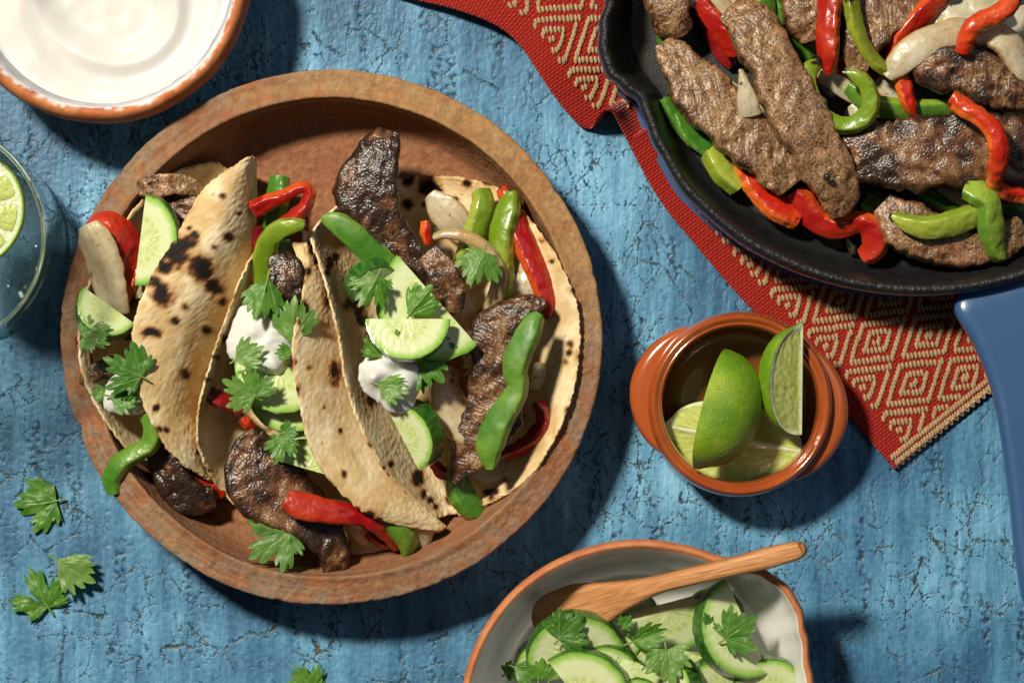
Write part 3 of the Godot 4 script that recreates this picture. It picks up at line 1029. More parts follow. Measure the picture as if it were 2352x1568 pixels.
func pepper(kind: String, pts: Array, label: String, group: String, o := {}) -> void:
	serial += 1
	var skin := Color(0.050, 0.165, 0.014)
	var flesh := Color(0.24, 0.37, 0.045)
	match kind:
		"lime":
			skin = Color(0.13, 0.225, 0.010)
			flesh = Color(0.32, 0.39, 0.05)
		"olive":
			skin = Color(0.15, 0.19, 0.012)
			flesh = Color(0.26, 0.31, 0.03)
		"deep":
			skin = Color(0.04, 0.15, 0.015)
			flesh = Color(0.10, 0.24, 0.03)
		"red":
			skin = Color(0.31, 0.006, 0.005)
			flesh = Color(0.56, 0.075, 0.015)
		"orange":
			skin = Color(0.46, 0.018, 0.005)
			flesh = Color(0.66, 0.13, 0.02)
		"maroon":
			skin = Color(0.20, 0.006, 0.008)
			flesh = Color(0.30, 0.018, 0.012)
	var burn: float = o.get("burn", 0.1)
	var sd := serial * 1.7
	var col := func(t: float, cx: float, cy: float, p: Vector3) -> Color:
		var edge := smoothstep(0.955, 0.985, absf(cx)) if cy > -0.8 else 1.0
		edge = maxf(edge, smoothstep(0.035, 0.0, minf(t, 1.0 - t)) * 0.8)
		if o.get("inside", false):
			edge = 1.0 - smoothstep(0.85, 0.98, absf(cx)) * 0.7
		var k := skin.lerp(flesh, clampf(edge + 0.25 * noise(p, 60.0), 0.0, 1.0))
		k = k.lerp(flesh, clampf(0.08 + 0.6 * noise(p + Vector3(4, 0, 0), 34.0), 0.0, 0.4))
		if burn > 0.0:
			k = k.lerp(Color(0.012, 0.008, 0.006), smoothstep(0.0, 0.25, burn * 2.0 - 1.0 + 0.9 * noise(p, 110.0) + (0.8 * smoothstep(0.16, 0.0, minf(t, 1.0 - t)))))
		return k
	var d := {"n": 72, "m": 44, "e": 0.16, "t": 2.0, "cap": 0.09, "bend": 0.28, "amp": 0.4, "freq": 42.0, "seed": sd, "edge": 0.09, "roll": 36.0 * signf(sin(sd * 3.0)), "crease": 0.5 if kind in ["red", "orange", "maroon"] else 0.2}
	d.merge(o, true)
	single("pepper_strip", strip(pts, d, col), M.pepper_dry if o.get("dry", false) else M.pepper, label, "bell pepper", group)

func onion(pts: Array, label: String, group: String, o := {}) -> void:
	serial += 1
	var tone: float = o.get("tone", 0.0)
	var sd := serial * 1.3
	var col := func(t: float, cx: float, cy: float, p: Vector3) -> Color:
		var k := Color(0.54, 0.44, 0.27).lerp(Color(0.68, 0.61, 0.46), clampf(0.5 + 1.2 * noise(p, 50.0), 0.0, 1.0))
		k = k.lerp(Color(0.48, 0.27, 0.07), clampf(tone + smoothstep(0.7, 1.0, absf(cx)) * 0.75 + 0.5 * noise(p, 80.0), 0.0, 0.85))
		var gr := sin(cx * 14.0 + 3.0 * noise(p, 40.0) + sd)
		k = k.lerp(Color(0.36, 0.24, 0.10), smoothstep(0.6, 1.0, gr) * 0.2)
		k = k.lerp(Color(0.62, 0.58, 0.48), smoothstep(0.6, 1.0, -gr) * 0.3)
		var ln := sin(t * float(o.get("lines", 16)) * TAU * 0.5 + 1.4 * noise(p, 60.0))
		k = k.lerp(Color(0.64, 0.55, 0.36), smoothstep(0.75, 1.0, ln) * 0.3)
		k = k.lerp(Color(0.10, 0.05, 0.02), smoothstep(0.5, 0.7, noise(p + Vector3(1, 1, 1), 150.0) + float(o.get("burn", 0.0))))
		return k
	var d := {"n": 70, "m": 44, "e": 0.16, "t": 0.95, "cap": 0.08, "bend": 0.9, "amp": 0.7, "freq": 36.0, "seed": sd, "edge": 0.1, "roll": 18.0 * signf(sin(sd * 5.0)), "crease": 0.12}
	d.merge(o, true)
	d.t *= 0.75
	single("onion_slice", strip(pts, d, col), M.onion, label, "onion", group)

func beef(pts: Array, char_: float, label: String, group: String, o := {}) -> void:
	serial += 1
	var sd := serial * 2.3
	var col := func(t: float, cx: float, cy: float, pf: Vector3) -> Color:
		var p := pf
		var a := noise(p, 45.0)
		var b := noise(p + Vector3(0, 3, 0), 170.0)
		var k := Color(0.19, 0.103, 0.048).lerp(Color(0.37, 0.225, 0.115), clampf(0.5 + 0.7 * a + 0.5 * b, 0.0, 1.0))
		k = k.lerp(Color(0.29, 0.12, 0.065), clampf(0.9 * noise(p + Vector3(3, 1, 0), 30.0), 0.0, 0.5))
		var c := char_ * 1.5 - 0.62 + 0.85 * noise(p + Vector3(9, 0, 0), 62.0) + 0.4 * noise(p, 230.0) + float(o.get("rim", 0.25)) * smoothstep(0.55, 0.95, absf(cx))
		if cy < -0.2:
			c -= 0.3
		k = k.lerp(Color(0.135, 0.055, 0.022), smoothstep(-0.12, 0.22, c))
		k = k.lerp(Color(0.035, 0.017, 0.011), smoothstep(0.16, 0.6, c))
		return k
	var d := {"n": 100, "m": 64, "e": 0.26, "t": 6.2, "cap": 0.13, "bend": 0.06, "amp": 1.0, "freq": 26.0, "crease": 1.0, "seed": sd, "edge": 0.17, "plan": true, "slope": 0.22 * sin(sd * 5.0)}
	d.merge(o, true)
	single("beef_strip", strip(pts, d, col), M.char if char_ > 0.55 else M.beef, label, "beef", group)

# a slice of cucumber; x, y, h: middle of its straight cut; turn: direction of that cut; the round side lies to its right hand
func cucumber(x: float, y: float, h: float, r: float, turn: float, label: String, group: String, o := {}) -> void:
	serial += 1
	var R := r * U
	var T: float = o.get("t", 5.0) * 0.0005
	var a0 := deg_to_rad(o.get("from", 0.0))
	var a1 := deg_to_rad(o.get("to", 180.0))
	var sq: float = o.get("squash", 1.0)
	var tr := deg_to_rad(turn)
	var bx := Vector3(cos(tr), 0, sin(tr))
	var bz := Vector3(-sin(tr), 0, cos(tr))
	var basis := Basis(bx, Vector3.UP, bz)
	basis = Basis(bx, deg_to_rad(o.get("dip", 0.0))) * basis
	basis = Basis(bz, deg_to_rad(o.get("lean", 0.0))) * basis
	var ctr := P(x, y, h)
	var sd := serial * 3.1
	var out := func(a: float) -> float:
		return 1.0 + 0.02 * nz.get_noise_2d(a * 2.5, sd) + 0.012 * nz.get_noise_2d(a * 8.0, sd)
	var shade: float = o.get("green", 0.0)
	var col := func(q: float, a: float) -> Color:
		var n1 := nz.get_noise_2d(q * 6.0 + sd, a * 6.0)
		var k := Color(0.50, 0.57, 0.25).lerp(Color(0.58, 0.64, 0.38), smoothstep(0.45, 0.66, q))
		k = k.lerp(Color(0.64, 0.69, 0.40), clampf(0.4 + 1.2 * nz.get_noise_2d(cos(a) * q * 3.5, sin(a) * q * 3.5 + sd), 0.0, 1.0) * (1.0 - smoothstep(0.45, 0.62, q)))
		# seed hollows
		var sp := fposmod(a * 2.6 + sd, 1.0) - 0.5
		var e := pow(sp / 0.34, 2.0) + pow((q - 0.36) / 0.17, 2.0)
		k = k.lerp(Color(0.34, 0.45, 0.11), 0.7 * smoothstep(1.15, 0.8, e))
		k = k.lerp(Color(0.70, 0.72, 0.46), 0.8 * smoothstep(0.35, 0.1, e))
		k = k.lerp(Color(0.26, 0.46, 0.07), smoothstep(0.78, 0.93, q + 0.03 * n1))
		k = k.lerp(Color(0.09, 0.24, 0.03), smoothstep(0.92, 0.99, q + 0.02 * n1))
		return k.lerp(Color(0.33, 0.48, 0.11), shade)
	var fl := Shape.new()
	var nq := 15
	var na := 46
	for side in [1.0, -1.0]:
		var b := fl.v.size()
		for i in nq:
			var q := i / float(nq - 1)
			q = 1.0 - pow(1.0 - q, 1.4)
			for j in na:
				var a := lerpf(a0, a1, j / float(na - 1))
				var rr: float = R * q * out.call(a)
				var lift := T * (1.0 - 0.12 * pow(q, 8.0)) + 0.00025 * nz.get_noise_2d(cos(a) * rr * 500.0, sin(a) * rr * 500.0 + sd)
				fl.push(ctr + basis * Vector3(cos(a) * rr, lift * side, sin(a) * rr * sq), col.call(q, a))
		fl.quads(b, nq, na)
		if side < 0.0:
			for k in range(b + 0, fl.ix.size()):
				pass
	# both straight cuts
	var half := fl.ix.size() / 2
	for k in range(half, fl.ix.size(), 3):
		var t := fl.ix[k + 1]
		fl.ix[k + 1] = fl.ix[k + 2]
		fl.ix[k + 2] = t
	for j in [0, na - 1]:
		var b := fl.v.size()
		for i in nq:
			fl.push(fl.v[i * na + j], fl.c[i * na + j])
		for i in nq:
			fl.push(fl.v[nq * na + i * na + j], fl.c[i * na + j])
		for i in nq - 1:
			if j == 0:
				fl.ix.append_array(PackedInt32Array([b + i, b + nq + i, b + i + 1, b + i + 1, b + nq + i, b + nq + i + 1]))
			else:
				fl.ix.append_array(PackedInt32Array([b + i, b + i + 1, b + nq + i, b + i + 1, b + nq + i + 1, b + nq + i]))
	var sk := Shape.new()
	var ns := 9
	for i in ns:
		var ph := lerpf(0.06, 0.94, i / float(ns - 1)) * PI
		for j in na:
			var a := lerpf(a0, a1, j / float(na - 1))
			var rr: float = R * out.call(a) * (0.985 + 0.022 * pow(sin(ph), 0.5))
			var st := nz.get_noise_2d(a * 9.0, sd + 2.0 + i * 0.15)
			var k := Color(0.015, 0.075, 0.012).lerp(Color(0.06, 0.17, 0.02), clampf(0.35 + 1.5 * st, 0.0, 1.0))
			if i == 0 or i == ns - 1:
				k = Color(0.05, 0.18, 0.015)
			sk.push(ctr + basis * Vector3(cos(a) * rr, T * 1.01 * cos(ph), sin(a) * rr * sq), k)
	sk.quads(0, ns, na)
	var at := ctr
	at.y = minf(fl.base().y, sk.base().y)
	var t := thing("cucumber_slice", label, "cucumber", at, group)
	part("flesh", fl, M.flesh, t, at)
	part("skin", sk, M.skin, t, at)

# a cilantro leaflet; x, y, h: where the blade meets its stalk; dir: where it points
func cilantro(x: float, y: float, h: float, size: float, dir: float, label: String, group: String, o := {}) -> void:
	serial += 1
	var sd := serial * 4.7
	var R := size * U * 0.9
	var d := deg_to_rad(dir)
	var bx := Vector3(cos(d), 0, sin(d))
	var bz := Vector3(-sin(d), 0, cos(d))
	var basis := Basis(bx, Vector3.UP, bz)
	basis = Basis(bz, deg_to_rad(o.get("lift", 6.0))) * basis
	basis = Basis(bx, deg_to_rad(o.get("lean", 0.0))) * basis
	var wide: float = o.get("wide", 1.0)
	var curl: float = o.get("curl", 0.12)
	var fold: float = o.get("fold", 0.10)
	var pale: float = o.get("pale", 0.0)
	var ctr := P(x, y, h)
	rng.seed = serial * 31 + 5
	var lob := [[0.0, 1.0, 0.52], [0.88 * wide, rng.randf_range(0.80, 0.94), 0.5], [-0.88 * wide, rng.randf_range(0.80, 0.94), 0.5], [1.62 * wide, rng.randf_range(0.5, 0.62), 0.42], [-1.62 * wide, rng.randf_range(0.5, 0.62), 0.42]]
	if wide < 0.8:
		lob = [[0.0, 1.0, 0.5], [0.75 * wide, 0.86, 0.5], [-0.75 * wide, 0.86, 0.5]]
	for l in lob:
		l[0] += rng.randf_range(-0.12, 0.12) * wide
		l[2] *= rng.randf_range(0.82, 1.05)
	curl += rng.randf_range(-0.07, 0.07)
	fold += rng.randf_range(-0.1, 0.1)
	var tint := rng.randf_range(-0.25, 0.3)
	var teeth := rng.randf_range(1.35, 2.1)
	var lim := 1.98 * wide
	var s := Shape.new()
	var nr2 := 15
	var na := 150
	for i in nr2:
		var q := i / float(nr2 - 1)
		for j in na:
			var a := lerpf(-lim, lim, j / float(na - 1))
			var r := 0.10
			var vein := 0.0
			var hump := 0.0
			for l in lob:
				var dt: float = (a - l[0]) / l[2]
				if absf(dt) < 1.0:
					var tooth := 0.5 - 0.5 * cos(TAU * dt * teeth)
					var e: float = l[1] * (1.0 - 0.48 * pow(absf(dt), 2.2)) * (1.0 - 0.2 * pow(tooth, 2.0) - 0.03 * (0.5 - 0.5 * cos(TAU * dt * 4.5)))
					r = maxf(r, e)
					hump = maxf(hump, (1.0 - absf(dt)) * l[1])
				var wv := 0.022 * (1.25 - q)
				vein = maxf(vein, smoothstep(wv * 1.8, wv * 0.4, absf((a - l[0]) * q)) * (1.0 if absf(dt) < 1.0 else 0.0))
				# side veins
				if absf(dt) < 0.9 and q > 0.25:
					var sv := absf(fposmod(q * 5.0 - absf(dt) * 2.1, 1.0) - 0.5)
					vein = maxf(vein, smoothstep(0.08, 0.02, sv) * 0.3)
			r *= 1.0 + 0.05 * nz.get_noise_2d(a * 5.0, sd)
			var rad := r * q
			var lx := cos(a) * rad
			var lz := sin(a) * rad
			var y2 := curl * (0.6 * lx - 0.9 * lx * lx) + fold * absf(lz) - 0.25 * curl * lz * lz + 0.05 * (hump - 0.5) * q + 0.05 * nz.get_noise_2d(lx * 1.6 + sd, lz * 1.6) + 0.018 * nz.get_noise_2d(lx * 6.0 + sd, lz * 6.0) - 0.010 * vein
			var k := Color(0.056, 0.185, 0.018).lerp(Color(0.10, 0.265, 0.032), clampf(0.5 + 1.1 * nz.get_noise_2d(lx * 2.0, lz * 2.0 + sd), 0.0, 1.0))
			k = k.lerp(Color(0.12, 0.26, 0.02) if tint > 0.0 else Color(0.03, 0.12, 0.02), absf(tint) * 1.6)
			k = k.lerp(Color(0.24, 0.38, 0.12), pale)
			k = k.lerp(Color(0.24, 0.40, 0.10), vein * 0.4)
			s.push(ctr + basis * (Vector3(lx, y2, lz) * R), k)
	s.quads(0, nr2, na)
	var at := ctr
	at.y = s.base().y
	var t := thing("cilantro_leaf", label, "cilantro", at, group)
	part("blade", s, M.leaf, t, at, true)
	var sl: float = o.get("stalk", 0.22)
	if sl > 0.0:
		var st := Shape.new()
		var back := basis * Vector3(-R * sl, R * sl * -0.3, R * 0.03)
		for i in 8:
			var u := i / 7.0
			for j in 8:
				var f := TAU * j / 8.0
				var rr := lerpf(0.0005, 0.0003, u)
				st.push(ctr + back * (1.0 - u) + basis * Vector3(R * 0.3 * u, (0.02 * R + rr * sin(f)) , rr * cos(f)), Color(0.20, 0.36, 0.07))
		st.quads(0, 8, 8, true)
		part("stalk", st, M.leaf, t, at)

# a wedge of lime: long = direction of its length, out = direction in which the middle of the peel faces
func lime(x: float, y: float, h: float, a_len: float, r: float, long: Vector3, out: Vector3, half: float, label: String) -> void:
	var X := long.normalized()
	var Y := (out - X * out.dot(X)).normalized()
	var Z := X.cross(Y)
	var ctr := P(x, y, h)
	var A := a_len * U
	var R := r * U
	var al := deg_to_rad(half)
	var rho := func(f: float) -> float: return pow(maxf(sin(f), 0.0), 0.86)
	var at := ctr + Vector3(0, -0.012, 0)
	var t := thing("lime_wedge", label, "lime", at, "lime wedges in the small terracotta bowl")
	var pe := Shape.new()
	var nf := 48
	var na := 30
	for i in nf:
		var f := PI * i / (nf - 1.0)
		for j in na:
			var g := lerpf(-al, al, j / float(na - 1))
			var q: float = rho.call(f)
			var x1 := A * cos(f)
			# a small nipple at one end
			x1 += A * 0.07 * exp(-pow(f / 0.16, 2.0))
			var p := ctr + X * x1 + (Y * cos(g) + Z * sin(g)) * R * q
			p += (p - ctr).normalized() * 0.00022 * noise(p, 420.0)
			pe.push(p, Color(0.11, 0.26, 0.012).lerp(Color(0.27, 0.39, 0.02), clampf(0.45 + 1.1 * noise(p, 30.0) + 0.4 * noise(p, 200.0), 0.0, 1.0)))
	pe.quads(0, nf, na)
	part("peel", pe, M.peel, t, at)
	for sg: float in [-1.0, 1.0]:
		var fl := Shape.new()
		var nq := 22
		var dirv := Y * cos(al) + Z * sin(al) * sg
		var nrm := (dirv.cross(X) * sg).normalized()
		for i in nf:
			var f := PI * i / (nf - 1.0)
			for j in nq:
				var q := j / float(nq - 1)
				var e: float = rho.call(f)
				var w := q * e
				var edge := minf((1.0 - q) * e * 1.0, e)
				var x1 := A * cos(f) + A * 0.07 * exp(-pow(f / 0.16, 2.0))
				var p := ctr + X * x1 + dirv * R * w
				var pulp := smoothstep(0.075, 0.12, (1.0 - q) * pow(e, 0.4)) * smoothstep(0.04, 0.11, q) * smoothstep(0.26, 0.55, e)
				p += nrm * (0.0006 * pulp + 0.00035 * pulp * nz.get_noise_2d(w * 8.0, x1 * 500.0))
				var k := Color(0.74, 0.78, 0.52)
				var fib := nz.get_noise_2d(atan2(w, cos(f)) * 9.0, w * 3.0)
				var fc := Color(0.40, 0.46, 0.09).lerp(Color(0.58, 0.62, 0.22), clampf(0.5 + 1.5 * fib, 0.0, 1.0))
				k = k.lerp(fc, pulp)
				k = k.lerp(Color(0.13, 0.28, 0.015), smoothstep(0.972, 0.995, q))
				fl.push(p, k)
		fl.quads(0, nf, nq)
		part("cut_face", fl, M.citrus, t, at, true)

# ---------------------------------------------------------------- tortillas
func tortilla(net: Array, spots: Array, label: String, sd: float, charred: float, low := -1.0) -> void:
	var ss := []
	for q in spots:
		var p := P(q[0], q[1], q[2])
		ss.append([p.x, p.z, q[3] * U, q[4], q[5] if q.size() > 5 else 1.0])
	var col := func(u: float, v: float, p: Vector3, top: bool, near: float) -> Color:
		var a := noise(p, 36.0)
		var b := noise(p + Vector3(2, 1, 0), 110.0)
		var k := Color(0.68, 0.515, 0.27).lerp(Color(0.80, 0.68, 0.46), clampf(0.5 + 0.9 * a + 0.5 * b, 0.0, 1.0))
		k = k.lerp(Color(0.46, 0.27, 0.085), clampf(1.3 * noise(p + Vector3(5, 0, 3), 42.0) + 0.1, 0.0, 0.55))
		# toasted flecks
		k = k.lerp(Color(0.30, 0.14, 0.04), 0.5 * smoothstep(0.52, 0.68, noise(p + Vector3(8, 2, 1), 150.0)))
		k = k.lerp(Color(0.22, 0.10, 0.03), 0.7 * smoothstep(0.56, 0.66, noise(p + Vector3(1, 6, 1), 330.0)))
		if v > low:
			var best := -9.0
			for q in ss:
				var dx: float = p.x - q[0]
				var dz: float = (p.z - q[1]) * q[4]
				var d := sqrt(dx * dx + dz * dz) / float(q[2])
				if d < 2.2:
					var e: float = (1.0 - d) + 0.55 * noise(p + Vector3(0, 3, 0), 170.0) + 0.2 * noise(p, 500.0)
					e = e * 1.1 + (float(q[3]) - 1.0) * 0.55
					if d > 1.6:
						e -= (d - 1.6) * 2.0
					best = maxf(best, e)
			k = k.lerp(Color(0.42, 0.20, 0.045), smoothstep(-0.6, 0.0, best) * 0.62)
			k = k.lerp(Color(0.15, 0.045, 0.012), smoothstep(-0.12, 0.28, best))
			k = k.lerp(Color(0.014, 0.010, 0.009), smoothstep(0.18, 0.5, best))
		# scorched rim
		if near < 5.0:
			var e2 := noise(p + Vector3(0, 9, 4), 95.0) + charred - near * 0.07
			k = k.lerp(Color(0.44, 0.22, 0.05), smoothstep(-0.25, 0.05, e2) * 0.6)
			k = k.lerp(Color(0.10, 0.035, 0.012), smoothstep(0.14, 0.30, e2))
			k = k.lerp(Color(0.016, 0.011, 0.010), smoothstep(0.24, 0.42, e2))
		return k
	single("tortilla", sheet(net, 190, 130, 1.5, 0.0008, col, sd, 0.3), M.tortilla, label, "tortilla", "folded corn tortillas on the plate")

func make_tortillas() -> void:
	tortilla([
		[[500, 372, 17], [530, 390, 12], [562, 392, 14], [584, 376, 26], [581, 360, 38], [570, 361, 43]],
		[[400, 395, 24], [470, 430, 10], [550, 445, 12], [586, 430, 27], [545, 412, 46], [467, 433, 50]],
		[[300, 490, 38], [380, 530, 11], [530, 550, 11], [584, 520, 27], [510, 520, 50], [405, 540, 54]],
		[[206, 640, 44], [300, 660, 12], [490, 670, 10], [566, 640, 24], [466, 645, 50], [329, 671, 56]],
		[[180, 800, 45], [280, 800, 13], [440, 800, 10], [512, 775, 20], [418, 782, 47], [301, 790, 57]],
		[[214, 920, 44], [300, 920, 12], [420, 920, 10], [472, 905, 18], [404, 920, 43], [331, 936, 52]],
		[[300, 1040, 32], [360, 1030, 12], [430, 1040, 10], [470, 1030, 17], [440, 1040, 34], [399, 1050, 41]],
		[[410, 1110, 17], [440, 1105, 12], [465, 1110, 12], [484, 1112, 17], [486, 1108, 22], [483, 1103, 25]],
	], [
		[400, 578, 54, 34, 1.3, 0.9], [428, 560, 54, 20, 1.15], [375, 612, 54, 20, 1.1], [460, 612, 52, 22, 1.35, 0.8], [447, 540, 52, 10, 0.98], [372, 675, 54, 22, 1.35], [353, 648, 55, 15, 1.3], [346, 763, 55, 20, 1.2, 1.7], [487, 657, 50, 18, 0.98, 0.8], [523, 543, 47, 11, 1.05], [490, 567, 50, 8, 0.74], [467, 758, 49, 12, 1.0], [398, 738, 52, 13, 0.75], [503, 690, 46, 12, 0.8], [424, 703, 51, 9, 0.66], [512, 452, 47, 10, 0.66], [545, 490, 43, 7, 0.7], [415, 860, 50, 15, 0.62], [357, 937, 50, 9, 0.82], [362, 985, 46, 10, 0.82], [380, 986, 46, 9, 0.74], [358, 1010, 44, 10, 0.9], [436, 524, 52, 6, 0.74], [447, 1040, 38, 7, 0.49],
	], "left tortilla with black scorch marks, folded over its filling", 1.3, -0.2, 0.62)
	tortilla([
		[[592, 566, 38], [630, 560, 15], [690, 556, 12], [738, 560, 22], [718, 540, 38], [694, 529, 46]],
		[[560, 622, 46], [600, 640, 16], [700, 640, 11], [765, 640, 24], [735, 615, 44], [704, 600, 53]],
		[[524, 714, 50], [572, 730, 18], [720, 730, 10], [790, 720, 26], [745, 690, 46], [694, 675, 57]],
		[[483, 832, 48], [535, 850, 18], [720, 850, 10], [816, 840, 26], [745, 805, 46], [671, 795, 60]],
		[[453, 955, 44], [505, 970, 16], [720, 970, 10], [838, 960, 26], [765, 920, 46], [685, 910, 60]],
		[[462, 1050, 34], [530, 1070, 12], [740, 1070, 10], [880, 1060, 25], [800, 1035, 45], [718, 1044, 55]],
		[[520, 1143, 17], [620, 1160, 10], [790, 1160, 10], [945, 1140, 24], [885, 1140, 40], [812, 1160, 46]],
		[[645, 1225, 11], [720, 1245, 10], [840, 1230, 11], [985, 1185, 22], [950, 1185, 33], [892, 1200, 37]],
		[[800, 1271, 11], [840, 1276, 11], [920, 1258, 12], [1016, 1216, 20], [1018, 1212, 23], [1010, 1220, 24]],
	], [
		[713, 570, 50, 8, 0.98, 0.5], [722, 596, 48, 7, 0.9, 0.5], [703, 622, 55, 8, 0.94, 0.7], [698, 705, 56, 8, 0.9, 0.5], [692, 742, 56, 9, 0.78, 0.7], [757, 686, 40, 16, 0.75, 0.6], [708, 845, 57, 9, 0.49], [679, 895, 60, 9, 0.98, 0.6], [673, 832, 60, 6, 1.15], [790, 1085, 44, 9, 0.7, 0.8], [780, 990, 45, 5, 0.82, 0.6], [742, 936, 49, 5, 0.57], [848, 1182, 42, 12, 1.15], [868, 1192, 40, 10, 0.94], [895, 1204, 37, 8, 0.82], [820, 1168, 45, 7, 0.82], [493, 818, 38, 7, 0.66], [520, 778, 30, 9, 0.66, 0.6], [478, 870, 36, 6, 0.74], [620, 970, 16, 14, 0.75, 0.5], [770, 855, 38, 20, 0.35, 0.4],
	], "middle tortilla, its pale flap sloping down beside the dollop of cream", 4.1, -0.24, -1.0)
	tortilla([
		[[776, 472, 40], [825, 440, 20], [870, 424, 12], [960, 404, 13], [1050, 406, 18]],
		[[716, 535, 50], [775, 545, 26], [860, 520, 11], [1010, 480, 11], [1158, 440, 22]],
		[[738, 620, 55], [800, 640, 26], [880, 660, 10], [1080, 600, 10], [1262, 562, 38]],
		[[774, 760, 57], [832, 770, 27], [900, 790, 10], [1110, 745, 10], [1322, 690, 43]],
		[[794, 880, 55], [860, 885, 26], [930, 900, 10], [1130, 880, 10], [1331, 810, 43]],
		[[838, 1005, 49], [910, 1000, 25], [980, 1010, 10], [1140, 1000, 10], [1302, 945, 43]],
		[[905, 1105, 38], [950, 1090, 20], [1010, 1100, 10], [1130, 1090, 11], [1220, 1092, 40]],
		[[1004, 1190, 20], [1020, 1185, 15], [1045, 1182, 12], [1075, 1180, 14], [1112, 1162, 19]],
	], [
		[985, 427, 13, 24, 1.2], [940, 415, 14, 14, 1.15], [1075, 420, 16, 11, 1.0], [934, 468, 12, 13, 1.2], [1046, 458, 12, 10, 0.78], [975, 468, 12, 7, 0.9], [1118, 423, 18, 6, 0.66], [1010, 437, 12, 8, 0.57], [752, 605, 50, 9, 0.98, 0.5], [748, 628, 50, 6, 0.98, 0.7], [765, 590, 44, 7, 0.9, 0.5], [805, 690, 42, 13, 1.3, 0.6], [818, 715, 38, 10, 1.11, 0.6], [825, 735, 38, 14, 0.9], [790, 700, 50, 9, 0.74, 0.6], [850, 920, 40, 11, 0.85, 0.6], [958, 1098, 22, 14, 1.05, 0.7], [895, 1066, 36, 8, 0.78], [985, 1150, 22, 9, 0.94], [970, 1135, 24, 8, 0.94, 0.7], [998, 1166, 20, 9, 0.9], [1310, 790, 33, 10, 0.82], [1300, 830, 31, 9, 0.7], [1308, 810, 32, 9, 0.9], [1165, 1107, 24, 9, 0.78], [1125, 1135, 18, 12, 1.1], [1142, 1130, 20, 8, 0.9], [1270, 600, 31, 7, 0.78], [1190, 470, 25, 6, 0.74], [920, 880, 12, 10, 0.66], [1028, 1150, 14, 12, 0.8],
	], "right tortilla, opened wide with a charred top edge against the plate rim", 7.7, -0.18, -1.0)

